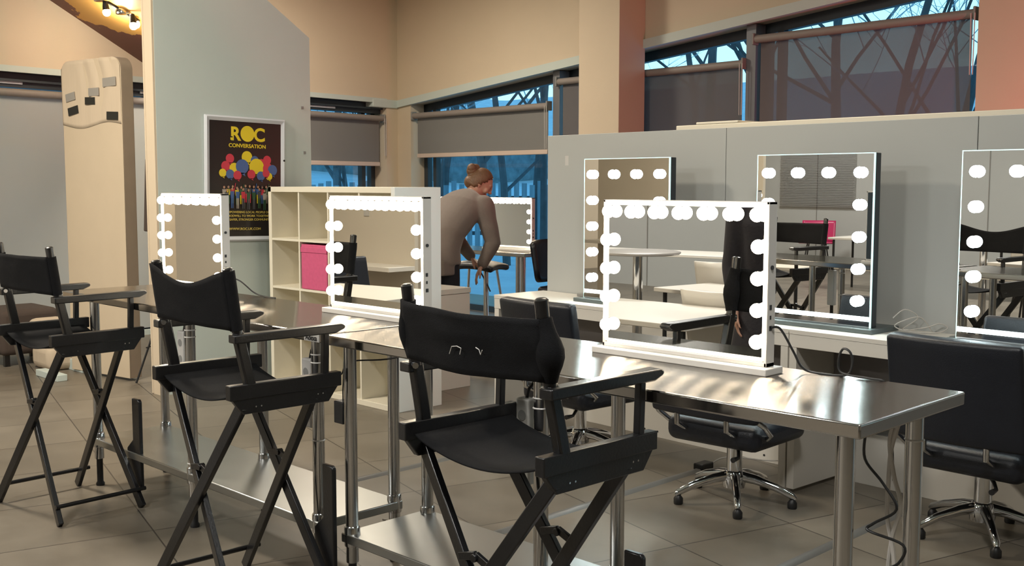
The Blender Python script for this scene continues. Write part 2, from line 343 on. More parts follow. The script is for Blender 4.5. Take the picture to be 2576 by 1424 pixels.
# window wall: sloped lintel, mullion posts
def lint(s): return 2.42+.0881*s
g=G()
def seg(g,s0,s1,za0,za1,zb0,zb1):
    vs=[(s0,0,za0),(s1,0,za1),(s1,0,zb1),(s0,0,zb0),(s0,TH,za0),(s1,TH,za1),(s1,TH,zb1),(s0,TH,zb0)]
    g.add(vs,[(0,1,2,3),(7,6,5,4),(0,4,5,1),(1,5,6,2),(2,6,7,3),(3,7,4,0)],FB)
seg(g,-.02,14,lint(-.02),lint(14),TOP,TOP)
seg(g,-.02,.27,0,0,lint(0),lint(.27))
seg(g,7.27,14,0,0,lint(7.27),lint(14))
struct(g.build('wall_window','wall',smooth=False))
g=G()
for (s0,s1) in ((-.01,9.0),):
    vs=[(s0,-.03,lint(s0)-.01),(s1,-.03,lint(s1)-.01),(s1,-.03,lint(s1)+.075),(s0,-.03,lint(s0)+.075),(s0,.02,lint(s0)-.01),(s1,.02,lint(s1)-.01),(s1,.02,lint(s1)+.075),(s0,.02,lint(s0)+.075)]
    g.add(vs,[(0,1,2,3),(7,6,5,4),(0,4,5,1),(1,5,6,2),(2,6,7,3),(3,7,4,0)],FB)
struct(g.build('trim_1','white_paint',smooth=False))
struct(G().box(3.3,SC-.2,-.015,.03,2.455,2.51,FA).box(-1.9,1.75,-.015,.03,2.455,2.51,FA).build('trim_2','white_paint',smooth=False))
struct(G().box(-14,8,-7.6,-7.3,0,TOP).build('wall_back','panel_grey',smooth=False))
struct(G().box(5.8,6.1,-7.5,9,0,TOP).build('wall_right','wall',smooth=False))
struct(G().box(-14,-13.7,-7.6,.6,0,TOP).build('wall_left','wall',smooth=False))
struct(G().box(-14,-9.35,.5,.65,0,TOP).build('trim_3','wall',smooth=False))
struct(G().box(-15,7,-8,9.2,TOP,TOP+.2).build('ceiling','white_paint',smooth=False))
# pier on the window wall
struct(G().box(3.50,4.03,-.36,0,0,TOP,FB).build('trim_4','wall',bevel=.004,smooth=False))
# windows: frames + glass
def window(name,F,s0,s1,z0,ztop,mull=()):
    zt=ztop if callable(ztop) else (lambda s:ztop)
    o=bpy.data.objects.new(name,None); COL.objects.link(o); o['kind']='structure'
    g=G(); d0,d1=TH-.12,TH-.05
    def q(a,b,za,zb):   # vertical bar
        g.box(a,b,d0,d1,za,zb,F)
    q(s0,s0+.07,z0,zt(s0+.03)); q(s1-.07,s1,z0,zt(s1-.03)); q(s0,s1,z0,z0+.07)
    for (h,y0,y1) in ((.09,d0,d1),):
        vs=[(s0,y0,zt(s0)-h),(s1,y0,zt(s1)-h),(s1,y0,zt(s1)),(s0,y0,zt(s0)),(s0,y1,zt(s0)-h),(s1,y1,zt(s1)-h),(s1,y1,zt(s1)),(s0,y1,zt(s0))]
        g.add(vs,[(0,1,2,3),(7,6,5,4),(0,4,5,1),(1,5,6,2),(2,6,7,3),(3,7,4,0)],F)
    for a in mull: q(a-.03,a+.03,z0,zt(a)-.05)
    g.build('window_frame','frame_dark',o,smooth=False)
    g=G(); y=TH-.085
    g.add([(s0+.02,y,z0+.02),(s1-.02,y,z0+.02),(s1-.02,y,zt(s1)-.03),(s0+.02,y,zt(s0)-.03)],[(0,1,2,3)],F)
    g.build('window_glass','glass',o,smooth=False)
    return o
window('window_1',FA,-1.9,1.75,.0,2.5,(.0,))
window('window_2',FA,3.30,SC-.2,.0,2.5,(4.72,))
window('window_3',FB,.27,2.72,.0,lint,(.48,))
window('window_4',FB,2.78,5.18,.0,lint,())
window('window_5',FB,5.24,7.27,.0,lint,(5.42,))
# grey mullion posts between the three windows
for i,(a,b) in enumerate(((2.70,2.80),(5.16,5.26))):
    struct(G().box(a,b,.06,TH,0,lint(a)-.0,FB).build('trim_%d'%(5+i),'frame_grey',smooth=False))
# window head boxes with ventilation slot on the far wall
for nm,s0,s1 in(('trim_7',-1.9,1.75),('trim_8',3.30,SC-.2)):
    struct(G().box(s0,s1,.10,.2,2.33,2.455,FA).box(s0,s1,.06,.11,2.38,2.40,FA).build(nm,'frame_dark',smooth=False))
struct(G().box(3.55,4.15,.085,.11,2.355,2.375,FA).box(-.1,.35,.085,.11,2.36,2.38,FA).box(1.55,1.7,.085,.11,2.36,2.38,FA).build('trim_9','alu',smooth=False))
struct(G().box(SC-.45,SC-.005,-.02,.25,2.40,2.50,FA).build('trim_10','white_paint',bevel=.01,smooth=False))
struct(G().box(-1.9,3.4,-.02,.02,0,.05,FA).build('baseboard_far','white_paint',smooth=False))

# roller blinds
def blind(label,F,s0,s1,zr,zb,m,dep=.03,chain=True,sag=0):
    t=thing('roller_blind',label,'blind',F@Vector((s0,dep,0)),F.to_euler().z,'roller blinds on the windows')
    L=s1-s0
    G().tube([(0,0,zr),(L,0,zr)],.035,18).build('roller',MT['blindtube'],t)
    for bx_ in(-.02,L): G().box(bx_,bx_+.02,-.04,.04,zr-.05,zr+.05).build('bracket','greyplastic',t,bevel=.006)
    G().box(.03,L-.03,.030,.032,zb,zr).build('fabric',m,t,smooth=False)
    if zb>.1: G().box(.03,L-.03,.015,.045,zb-.045,zb+.005).build('bottom_bar',MT['blindbar'],t,bevel=.006)
    if chain:
        G().tube([(L-.01,-.045,zr),(L-.005,-.045,zr-.45)],.004,6).tube([(L+.02,-.045,zr),(L+.018,-.045,zr-.45)],.004,6).build('chain','whiteplastic',t)
    return t
MT['blindtube']=mat('grey_roller_tube',(.26,.23,.21),.55,noise_amt=.03); MT['blindbar']=mat('cream_bottom_bar',(.62,.50,.42),.5)
blind('long pale roller blind drawn down to the floor, partly behind the tall wrapped board',FA,-1.8,1.7,2.28,.06,'blind_long')
blind('short grey roller blind on the narrow window between poster panel and room corner',FA,3.36,SC-.24,2.27,1.74,'blind')
blind('grey half-lowered roller blind on the window above the leaning woman',FB,.30,2.66,2.30,1.84,'blind')
blind('grey roller blind passing behind the square pier',FB,2.80,5.14,2.54,.6,'blind_mid',.05)
blind('wide sheer roller blind showing trees through it, beside the pink wall end',FB,5.27,7.22,2.74,.9,'blind_sheer',.05)

# brown sloping soffit with a gold painted map
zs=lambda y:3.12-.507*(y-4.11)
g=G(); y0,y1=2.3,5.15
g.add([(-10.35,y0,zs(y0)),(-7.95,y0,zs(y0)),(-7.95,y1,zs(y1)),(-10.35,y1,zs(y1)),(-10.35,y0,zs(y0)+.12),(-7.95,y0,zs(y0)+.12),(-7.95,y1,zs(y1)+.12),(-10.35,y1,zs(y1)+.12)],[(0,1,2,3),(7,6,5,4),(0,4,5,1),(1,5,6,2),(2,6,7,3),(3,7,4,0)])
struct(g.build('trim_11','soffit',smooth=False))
# tall white panel wall carrying the poster, top cut on the slant
g=G()
prof=[(3.62,0),(4.885,0),(4.885,2.59),(2.9+1.1,3.175),(3.62,3.43)]
g.add([(-7.1,a,b) for a,b in prof]+[(-7.22,a,b) for a,b in prof],[(0,1,2,3,4),(9,8,7,6,5)]+[(i,(i+1)%5,(i+1)%5+5,i+5) for i in range(5)])
struct(g.build('wall_panel','white_paint',smooth=False))
struct(G().box(-7.240,-7.2205,3.60,3.68,0,3.43).build('trim_12','wall',bevel=.004,smooth=False))
struct(G().box(-7.219,-7.102,3.604,3.6195,.0,3.42).build('trim_13','wall',smooth=False))
for (a,b) in((4.82,2.06),(4.845,1.74)):
    pass

# ------------------------------------------------------------------ work tables
def leg(x,y,zt,par,collar):
    o=G().tube([(x,y,.135),(x,y,zt)],.0225,20).build('leg','tube',par)
    G().lathe([(.0275,.195),(.0285,.20),(.0285,.262),(.024,.268)],(x,y,0),20).build('shelf_collar','tube',o)
    G().lathe([(.020,0),(.021,.01),(.015,.02),(.015,.13),(.019,.136)],(x,y,0),20).build('foot','blackplastic',o)
def work_table(label,x0,x1,yf,legsx,plate):
    cx=(x0+x1)/2; t=thing('work_table',label,'table',(cx,yf,0),0,'stainless steel work tables')
    L=(x1-x0)/2
    G().box(-L,L,0,.563,.9135,.9485).build('table_top','steeltop',t,bevel=.005,seg=3)
    xs=[a-cx for a in legsx]
    G().box(min(xs)-.028,max(xs)+.028,.008,.410,.208,.242).build('shelf','steelshelf',t,bevel=.004)
    for x in xs:
        leg(x,.036,.915,t,1); leg(x,.390,.915,t,1)
    if plate:
        p=G().box(L-.108,L-.016,-.003,.001,.9155,.9425).build('brand_plate','whiteplastic',t,bevel=.001)
        text('brand_lettering','Adexa',.028,'blackplastic',p,Matrix.Translation((L-.062,-.0035,.9205))@UPRIGHT,bold=.0006)
    return t
work_table('stainless work table with small brand plate, carrying the lit mirror beside the panel wall',-5.478,-3.239,2.262,(-5.193,-4.260,-3.321),True)
work_table('large stainless work table reaching the camera side with two lit white mirrors on it',-3.204,-1.158,2.254,(-3.110,-2.179,-1.211),False)

# ------------------------------------------------------------------ director chairs
def director(label,loc,rz,cv):
    t=thing('director_chair',label,'chair',loc,rz,"tall black director's chairs")
    W=.265
    for s in(-1,1):
        G().box(s*W-.016,s*W+.016,-.215,.215,.785,.835).build('side_rail','blackwood',t,bevel=.003)
        g=G(); poly=[(-.205,.787),(.205,.787),(.165,.735),(-.165,.735)]
        g.add([(s*W-.011,a,b) for a,b in poly]+[(s*W+.011,a,b) for a,b in poly],[(0,1,2,3),(7,6,5,4),(0,4,5,1),(1,5,6,2),(2,6,7,3),(3,7,4,0)])
        lr=g.build('lower_rail','blackwood',t,bevel=.003)
        for yy in(-.12,-.10,.12,.14): G().tube([(s*W+s*.010,yy,.757+.01*(yy>0)),(s*W+s*.0125,yy,.757+.01*(yy>0))],.0028,8).build('rivet','chrome',lr)
        # arm rest with thin upright at the front
        g=G(); pl=[(-.20,1.0),(-.20,.972),(.19,.972),(.225,.985),(.228,.995),(.215,1.003)]
        g.add([(s*(W+.005)-.022,a,b) for a,b in pl]+[(s*(W+.005)+.022,a,b) for a,b in pl],[(0,1,2,3,4,5),(11,10,9,8,7,6)]+[(i,(i+1)%6,(i+1)%6+6,i+6) for i in range(6)])
        g.build('arm_rest','blackwood',t,bevel=.004)
        G().bar((s*W,.155,.83),(s*W,.160,.975),.022,.022).build('arm_post','blackwood',t,bevel=.003)
        # back post: lower part thick, upper part a round dowel
        b=G().bar((s*.266,-.135,.825),(s*.258,-.172,1.005),.030,.036,(0,1,0)).build('back_post','blackwood',t,bevel=.006)
        G().tube([(s*.258,-.170,.99),(s*.256,-.185,1.10),(s*.255,-.200,1.212),(s*.255,-.2005,1.216)],[.0175,.0165,.0175,.012],14).build('post_cap','blackwood',b)
        G().tube([(s*.276,-.155,.992),(s*.240,-.185,.992)],.009,8).build('hinge_bolt','chrome',b)
    # crossed legs, one pair at the back and one at the front
    for y0,y1 in((-.15,-.225),(.12,.160)):
        for s in(-1,1):
            off=.0125*s
            G().bar((-s*.262,y0+off,.762),(s*.292,y1+off,.006),.021,.040,(0,0,1)).build('leg','blackwood',t,bevel=.003)
        # folding brace above the crossing
        za=.50; ta=(.762-za)/.756; xa=.262-.554*ta
        yb=y0+(y1-y0)*ta
        g=G().bar((-xa,yb,za),(-.005,yb,za+cv.get('brace',.012)),.012,.022).bar((-.005,yb,za+cv.get('brace',.012)),(xa,yb,za-.01),.012,.022).tube([(-.005,yb-.012,za+.012),(-.005,yb+.012,za+.012)],.012,8)
        g.build('brace','blackwood',t,bevel=.002)
    for s in(-1,1):
        G().tube([(s*.272,-.222,.085),(s*.272,.20,.085)],.0095,10).build('stretcher','blackwood',t)
    # sling seat
    def seat(u,v):
        x=-W+.02+u*(2*W-.04); y=-.185+.37*v; sg=math.sin(PI*u)
        return (x,y,.800-.047*sg**.8-.008*math.sin(PI*v)*sg)
    G().grid(seat,20,8).build('seat','canvas',t,solid=.005)
    # back canvas
    zt,zb=cv['top'],cv['bot']
    def back(u,v):
        x=-.262+.524*u; z=zb(u)+(zt(u)-zb(u))*v
        yb=-.172-.027*(z-1.0)/.2
        sl=.022*max(0,1-min(u,1-u)/.07)
        wr=cv.get('wr',0)*(noise.noise(Vector((u*5,v*4,cv['seed'])))*.5)
        return (x,yb-.020-.030*math.sin(PI*u)*cv.get('curve',1)+wr,z+wr*.3)
    g=G().grid(back,30,10)
    g.build('backrest','canvas',t,solid=.006)
    for s in(-1,1):
        u=0 if s<0 else 1; zz0,zz1=zb(u),zt(u); bu=cv.get('bulge',(0,0))[u]
        pts=[];rr=[]
        for k in range(9):
            v=k/8; z=zz0+(zz1-zz0)*v
            pts.append((s*(.257+bu*.5*math.sin(PI*v)),-.172-.027*(z-1)/.2,z)); rr.append(.0215+bu*(math.sin(PI*min(1,v*1.15))**2)*.6)
        G().tube(pts,rr,16).build('canvas_sleeve','canvas',t)
    if cv.get('thread'):
        G().tube([(-.03,-.243,1.055),(-.02,-.244,1.075),(.0,-.244,1.078),(.015,-.243,1.074),(.010,-.243,1.058)],.0012,6).tube([(.07,-.243,1.082),(.082,-.243,1.078),(.088,-.243,1.066),(.094,-.243,1.078)],.0012,6).build('loose_thread','whiteplastic',t)
    # folded foot rest hanging in front of the legs
    g=G(); g.prism([(.135,.085),(.255,.085),(.255,.485),(.245,.495),(.190,.495),(.190,.30),(.135,.255)],.188,.206)
    g.build('foot_rest','blackwood',t,bevel=.004)
    return t
director("director's chair in the middle of the foreground, wide low canvas with loose white threads",(-2.032,2.075,0),math.radians(-1.0),
  dict(top=lambda u:1.172-.006*math.sin(PI*u)-.006*u,bot=lambda u:1.015-.01*math.sin(PI*u),seed=1.3,wr=.012,bulge=(.016,.024),thread=1,brace=.018))
director("director's chair whose back canvas dips in the middle, in front of the branded table",(-3.375,2.03,0),math.radians(-1.5),
  dict(top=lambda u:1.205-.052*math.sin(PI*u)**1.3,bot=lambda u:1.012,seed=4.1,wr=.004,curve=.4,brace=.012))
director("director's chair with taut straight canvas, farthest left of the three in the photo",(-4.965,2.08,0),math.radians(2.5),
  dict(top=lambda u:1.168+.004*u,bot=lambda u:1.012-.004*u,seed=7.7,wr=.006,curve=.5,brace=.006))

# ------------------------------------------------------------------ lit mirrors
def white_mirror(label,loc,rz,group='white-framed bulb mirrors',depth=.045):
    t=thing('vanity_mirror',label,'mirror',loc,rz,group); t.scale=(.9175,)*3
    G().box(-.35,.35,-.035,.065,.0,.022).build('base','whiteplastic',t,bevel=.003)
    g=G(); w_,h0,h1=.33,.022,.532
    f=.0
    g.box(-w_,w_,0,depth,h0,h0+.014).box(-w_,w_,0,depth,h1-.010,h1).box(-w_,-w_+.010,0,depth,h0,h1).box(w_-.010,w_,0,depth,h0,h1).box(-w_+.004,w_-.004,.010,depth-.006,h0,h1-.002)
    g.build('frame','whiteplastic',t,bevel=.002)
    G().box(-w_+.008,w_-.008,depth-.007,depth-.002,h0+.01,h1-.01).build('back_panel','darkback',t)
    g=G(); a=w_-.019
    g.box(-a,a,.006,.012,h0+.028,h1-.018)
    g.build('mirror_glass','mirror',t,smooth=False)
    g=G()
    for (x0,x1,z0,z1) in((-w_+.010,-a,h0+.02,h1-.010),(a,w_-.010,h0+.02,h1-.010),(-a,a,h1-.018,h1-.010),(-a,a,h0+.016,h0+.028)): g.box(x0,x1,.003,.011,z0,z1)
    g.build('light_strip','strip_w',t,smooth=False)
    bx=[-.295+.59*i/6 for i in range(7)]; zt=h1-.040
    pos=[(x,zt) for x in bx]+[(s*.302,zt-.098*k) for s in(-1,1) for k in(1,2,3,4)]
    for x,z in pos:
        G().ball((x,-.014,z),.0225,14,9).build('bulb','bulb_w',t)
    # sockets and switch on the side
    g=G().box(w_,w_+.001,.012,.024,.20,.215).box(w_,w_+.001,.014,.022,.17,.182).box(w_,w_+.001,.012,.026,.135,.15).tube([(w_,.02,.33),(w_+.004,.02,.33)],.007,12)
    g.build('side_port','blackplastic',t)
    lb=G().box(.02,.09,depth-.001,depth+.0005,.10,.19).build('rating_label','whiteplastic',t)
    return t
white_mirror('white bulb mirror on the near end of the steel table, reflecting a round bar table',(-1.962,2.665,.9485),0)
white_mirror('white bulb mirror in the middle, its corner hidden by the canvas of a director\'s chair',(-3.480,2.688,.9485),0)
white_mirror('white bulb mirror beside the poster, mostly behind the canvas that dips',(-4.986,2.707,.9485),0)

def clear_mirror(label,loc,rz):
    t=thing('backlit_mirror',label,'mirror',loc,rz,'frameless bulb mirrors on the white desks')
    G().box(-.36,.36,-.05,.20,0,.022).build('base','greymetal',t,bevel=.003)
    G().box(-.305,.325,.012,.055,.022,.835).build('light_box','darkbox',t,bevel=.003)
    g=G().box(-.32,.32,0,.006,.045,.832); g.build('mirror_glass','mirror',t,smooth=False)
    G().box(-.3235,-.32,-.001,.011,.022,.836).box(.32,.3235,-.001,.011,.022,.836).box(-.32,.32,-.001,.011,.832,.836).build('glass_edge','glassedge',t,smooth=False)
    G().box(-.32,.32,-.002,.006,.024,.046).build('glass_foot','chrome',t,smooth=False)
    G().box(-.318,.318,-.0015,0,.052,.074).build('light_strip','strip_c',t,smooth=False)
    zt=.745; cols=(-.255,-.085,.085,.255)
    for x in cols: G().ball((x,-.014,zt),.026,14,9).build('bulb','bulb_c',t)
    for s in(-1,1):
        for k in(1,2,3,4): G().ball((s*.255,-.014,zt-.150*k),.026,14,9).build('bulb','bulb_c',t)
    return t
DZ=.794
PA=-.057
FP=frame_m((-4.847,5.149,0),PA)     # partition frame: X along the partition, -Y toward the camera
clear_mirror('frameless bulb mirror on the desk, mostly hidden behind the near white-framed mirror',FP@Vector((.92,-.27,DZ)),PA)
clear_mirror('frameless bulb mirror on the desk reflecting a steel table and a magenta chair',FP@Vector((2.14,-.27,DZ)),PA)
clear_mirror('frameless bulb mirror cut by the right edge of the photo',FP@Vector((3.20,-.27,DZ)),PA)

# ------------------------------------------------------------------ partition and desks
seams=[0,1.415,2.815,4.215,5.6]
wh=['partition panel at the free end with a small white scuff, beside the window','partition panel behind the hidden and the full frameless mirror','partition panel behind the frameless mirror at the photo edge','partition panel outside the photo to the right']
for i in range(4):
    t=thing('partition_panel',wh[i].replace('outside the photo to the right','farthest along the row from the window'),'partition',FP@Vector((seams[i],0,0)),PA,'tall pale partition panels')
    L=seams[i+1]-seams[i]-.004
    G().box(0,L,0,.04,0,1.79).build('board','panel_grey',t,bevel=.002)
    G().box(.002,L-.002,-.004,.0,.0,.10).build('kick_board','lam',t,bevel=.001)
    if i==0: G().box(.16,.19,-.0006,0,1.60,1.66).build('scuff_mark','whiteplastic',t)
def desk(label,s0,s1,drawer=False):
    t=thing('styling_desk',label,'desk',FP@Vector((s0,0,0)),PA,'white styling desks along the partition')
    L=s1-s0; D=-.43
    G().box(0,L,D,-.006,DZ-.022,DZ).build('desk_top','lam',t,bevel=.0015)
    G().box(0,L,D+.002,D+.022,DZ-.084,DZ-.023).build('front_fascia','lam',t,bevel=.001)
    for a in(0,L-.044): G().box(a,a+.040,D+.004,-.03,.02,DZ-.085).build('side_panel','lam',t,bevel=.001)
    G().box(.042,L-.046,-.10,-.085,.32,DZ-.085).build('modesty_panel','desk_shade',t,bevel=.001)
    G().box(.05,L-.05,-.022,-.006,.0,.26).build('low_board','lam',t,bevel=.001)
    g=G()
    for a in(.9,1.0,1.75): g.tube([(a,-.0225,.035),(a,-.0245,.035)],.006,10)
    g.build('screw_hole','blackplastic',t)
    if drawer: pass
    return t
MT['desk_shade']=mat('shaded_desk_back',(.22,.20,.19),.55)  # dark grey paints in the shade under the desk top
desk('white styling desk from the window end to the wide side panel, under two mirrors',-.03,2.13)
desk('white styling desk starting at the wide side panel, under the mirror at photo edge',2.135,4.3)
tag(G().lathe([(.032,0),(.032,.004),(.024,.0045)],FP@Vector((2.80,-.10,DZ)),20).build('cable_grommet','greyplastic'),'small round cable grommet in the desk top between two frameless mirrors','grommet')
tag(G().box(0,.11,-.08,-.04,0,.02,FP@Matrix.Translation((.38,-.03,DZ))).build('socket_box','greyplastic',bevel=.003),'low grey socket strip lying on the desk by the free partition end','socket')
# long low carton peeking over the partition
tag(G().box(.85,3.0,.25,.55,1.60,1.83,FP).box(1.0,1.3,.25,.55,1.83,1.845,FP).box(.9,.95,.27,.30,.0,1.6,FP).box(2.9,2.95,.27,.30,.0,1.6,FP).box(.9,.95,.5,.53,.0,1.6,FP).box(2.9,2.95,.5,.53,.0,1.6,FP).build('tall_rack','carcass',bevel=.004),'long cream-topped rack standing behind the partition, only its top showing','rack')

# ------------------------------------------------------------------ cube shelf, boxes
t=thing('cube_shelf','big white cube shelf with sixteen openings, standing against the poster panel','shelf',(-6.22,4.404,0))
Wd=.735
g=G().box(-Wd,Wd-.0385,0,.39,1.424,1.462).box(-Wd,Wd-.0385,0,.39,0,.038)
g.box(-Wd,-Wd+.038,0,.39,0,1.462)
g.build('outer_frame','carcass',t,bevel=.002)
G().box(Wd-.038,Wd,0,.39,0,1.462).build('end_panel','cab_bright',t,bevel=.002)
step=(1.462-.038*2+.016)/4
for k in(1,2,3): G().box(-Wd+.038,Wd-.038,.004,.386,.038+step*k-.016,.038+step*k).build('shelf_board','carcass',t)
stepx=(2*Wd-.076+.016)/4
for k in(1,2,3):
    for j in range(4):
        x=-Wd+.038+stepx*k; z0=.038+step*j; G().box(x-.016,x,.005,.385,z0,z0+step-.016).build('divider','carcass',t)
G().box(-Wd+.03,Wd-.03,.380,.388,.03,1.43).build('back_board','carcass',t)
bx=thing('storage_box','pink fabric storage box in the second row of the cube shelf','box',(-6.22-Wd+.038+stepx*1.5-.008,4.44,.038+step*2))
G().box(-.155,.155,-.03,.30,.001,.318).build('box_body','pink',bx,bevel=.006)
G().box(-.157,.157,-.034,-.028,.262,.300).build('box_lip','pink',bx,bevel=.002)
# low white cabinet beyond it
t=thing('low_cabinet','low white cabinet behind the cube shelf, in front of the standing woman','cabinet',(-5.86,4.96,0))
G().box(-.9,0,0,.44,0,.69).build('cabinet_body','lam',t,bevel=.002)
G().box(-.91,.005,-.005,.445,.692,.73).build('cabinet_top','lam',t,bevel=.002)
tag(G().box(-7.7,-6.06,5.97,6.02,0,.13).build('low_plinth','darkplinth',bevel=.004),'low dark plinth on the floor between the low cabinet and the free partition end','plinth')

# ------------------------------------------------------------------ poster
PT=thing('framed_poster','black ROC Conversation poster with balloons in a silver-white frame on the panel wall','poster',(-7.098,3.96,1.07),0,None,(0,.022,PI/2))
# local: x to the right in the picture, z up, -y toward the viewer
PW,PH=.665,.905
g=G(); b=.036
ro=[(0,0),(PW,0),(PW,PH),(0,PH)]; rm=[(.012,.012),(PW-.012,.012),(PW-.012,PH-.012),(.012,PH-.012)]; ri=[(b,b),(PW-b,b),(PW-b,PH-b),(b,PH-b)]
g.v=[(x,0,z) for x,z in ro]+[(x,-.014,z) for x,z in ro]+[(x,-.024,z) for x,z in rm]+[(x,-.013,z) for x,z in ri]+[(x,0,z) for x,z in ri]
for L_ in range(4):
    for k in range(4): a=L_*4+k; c=L_*4+(k+1)%4; g.f.append((a,c,c+4,a+4))
g.build('poster_frame','alu',PT,smooth=False)
G().tube([(PW-.012,-.024,.60),(PW-.012,-.020,.60)],.008,12).build('frame_lock','blackplastic',PT)
sh=G().box(b-.004,PW-b+.004,-.012,-.002,b-.004,PH-b+.004).build('poster_sheet','posterblack',PT,smooth=False)
def ptxt(s,x,z,size,m='poster_y',bold=0,sx=1,lay=0): return text('poster_lettering',s,size,m,sh,Matrix.Translation((x,-.0128-lay,z))@UPRIGHT,bold=bold,sx=sx)
cxp=.345
def disc(g,x,z,r,lay,asp=1):
    n=22; g.add([(x+r*math.cos(2*PI*k/n)*asp,-.0128-lay,z+r*math.sin(2*PI*k/n)) for k in range(n)],[tuple(range(n))])
ptxt('R',.245,.735,.135,'poster_y',.004); ptxt('C',.445,.735,.135,'poster_y',.004)
g=G(); disc(g,.345,.784,.058,.0); g.build('poster_lettering','poster_y',sh,smooth=False)
G().box(.200,.222,-.0136,-.0132,.735,.760).build('poster_lettering','posterblack',sh); G().box(.204,.226,-.0142,-.0138,.735,.752).build('poster_lettering','poster_y',sh)
ptxt('CONVERSATION',cxp,.683,.0385,'poster_y',.0008,1.06)
bal=[(.20,.60,.034,'r'),(.34,.615,.044,'y'),(.405,.592,.034,'b'),(.51,.598,.034,'r'),(.165,.545,.036,'r'),(.235,.53,.040,'y'),(.46,.572,.034,'r'),(.30,.545,.053,'b'),(.42,.545,.062,'y'),(.515,.535,.042,'r'),(.555,.525,.040,'b'),(.14,.495,.030,'y'),(.20,.487,.034,'b'),(.26,.48,.034,'r'),(.375,.49,.034,'r'),(.455,.48,.034,'b'),(.525,.478,.028,'y'),(.50,.50,.03,'r')]
for i,(x,z,r,c) in enumerate(bal):
    g=G(); lay=.0002*(i+1); disc(g,x,z,r,lay)
    g.add([(x-r*.35,-.0128-lay,z-r*.85),(x+r*.35,-.0128-lay,z-r*.85),(x+r*.5,-.0128-lay,z-r*1.35)],[(0,1,2)])
    g.build('poster_balloon','poster_'+c,sh,smooth=False)
rnd=random.Random(3)
cols=['w','r','k','y','g','k','r','g','b','y','k','b','g']
for row in(0,1):
    for i in range(12 if row==0 else 9):
        x=(.15+.035*i) if row==0 else (.17+.045*i); zb=(.275 if row==0 else .235)+rnd.uniform(-.008,.008); h=.13 if row==0 else .15; lay=.004+.0012*row+.00004*i
        c1=cols[(i*3+row*5)%13]; c2=cols[(i*5+2+row)%13]
        g=G(); g.prism([(x-.012,zb+h*.48),(x+.012,zb+h*.48),(x+.016,zb+h*.82),(x-.016,zb+h*.82)],-.0128-lay,-.0127-lay)
        if rnd.random()<.4: g.prism([(x+.012,zb+h*.8),(x+.017,zb+h*.78),(x+.026,zb+h*1.12),(x+.021,zb+h*1.13)],-.0128-lay,-.0127-lay)
        g.build('poster_figure','poster_'+c1,sh,smooth=False)
        g=G(); g.prism([(x-.011,zb+h*.5),(x-.001,zb+h*.5),(x-.003,zb),(x-.009,zb)],-.0129-lay,-.0128-lay).prism([(x+.011,zb+h*.5),(x+.001,zb+h*.5),(x+.003,zb),(x+.009,zb)],-.0129-lay,-.0128-lay)
        g.build('poster_figure','poster_'+c2,sh,smooth=False)
        g=G(); disc(g,x,zb+h*.93,.0095,lay+.0002,.85); g.build('poster_figure','poster_s',sh,smooth=False)
for s,z in(('EMPOWERING LOCAL PEOPLE OF',.205),('GOODWILL TO WORK TOGETHER',.178),('FOR SAFER, STRONGER COMMUNITIES',.151)): ptxt(s,cxp+.005,z,.0225,'poster_y2',.0004,1.05)
ptxt('WWW.ROC.UK.COM',cxp-.02,.082,.025,'poster_y2',.0004,1.1)
tag(G().box(-7.1,-7.094,4.80,4.82,2.05,2.07).build('wall_hook','greyplastic'),'small grey hook high on the slanted panel wall, the upper one','hook')
tag(G().box(-7.1,-7.094,4.815,4.835,1.71,1.73).build('wall_hook','greyplastic'),'small grey hook on the panel wall beside the short blind, the lower one','hook')

# ------------------------------------------------------------------ salon chairs
def salon(label,loc,rz,spin=0):
    t=thing('salon_chair',label,'chair',loc,rz,'black salon chairs at the desks')
    # star base
    g=G()
    for k in range(5):
        a=spin+2*PI*k/5; c,s=math.cos(a),math.sin(a)
        g.tube([(c*.02,s*.02,.125),(c*.10,s*.10,.115),(c*.20,s*.20,.088),(c*.275,s*.275,.055),(c*.288,s*.288,.045)],[.026,.022,.018,.016,.010],10)
    g.lathe([(.050,.07),(.055,.10),(.052,.135),(.040,.15)],(0,0,0),20)
    b=g.build('star_base','chrome',t)
    for k in range(5):
        a=spin+2*PI*k/5; c,s=math.cos(a)*.272,math.sin(a)*.272
        G().lathe([(.020,0),(.022,.006),(.022,.028),(.012,.042)],(c,s,0),14).build('foot_glide','blackplastic',b)
    G().lathe([(.036,.13),(.036,.27),(.044,.275),(.044,.292),(.02,.295)],(0,0,0),24).build('column','chrome',t)
    G().tube([(.02,-.02,.285),(.10,-.13,.275),(.13,-.18,.262),(.135,-.235,.262)],[.008,.008,.008,.012],10).build('pump_lever','blackplastic',t)
    G().box(-.245,.245,-.22,.24,.298,.415).build('seat','leather',t,bevel=.045,seg=5)
    def bk(u,v):
        x=-.275+.55*u; z=.445+.43*v; y=-.245-.075*v-.03*(1-(2*u-1)**2)
        return (x,y,z)
    o=G().grid(bk,14,8).build('backrest','leather',t,solid=.065); o.modifiers['thickness'].offset=0
    q=o.modifiers.new('rounded_edges','BEVEL'); q.width=.018; q.segments=3; q.limit_method='ANGLE'
    for s in(-1,1): G().tube([(s*.13,-.20,.36),(s*.13,-.285,.40),(s*.13,-.29,.52)],.013,10).build('back_bracket','chrome',t)
    for s in(-1,1): G().tube([(s*.247,-.14,.36),(s*.272,-.15,.38),(s*.280,-.22,.43),(s*.262,-.262,.46)],.012,10).build('side_bracket','chrome',t)
    return t
ch=salon('black salon chair tucked at the desk, only its curved back showing behind the canvas chair',(-3.93,4.44,0),math.radians(-4),.3)
dup(ch,(-2.83,4.29,0),math.radians(2),'black salon chair with its seat and star base seen below the near table')
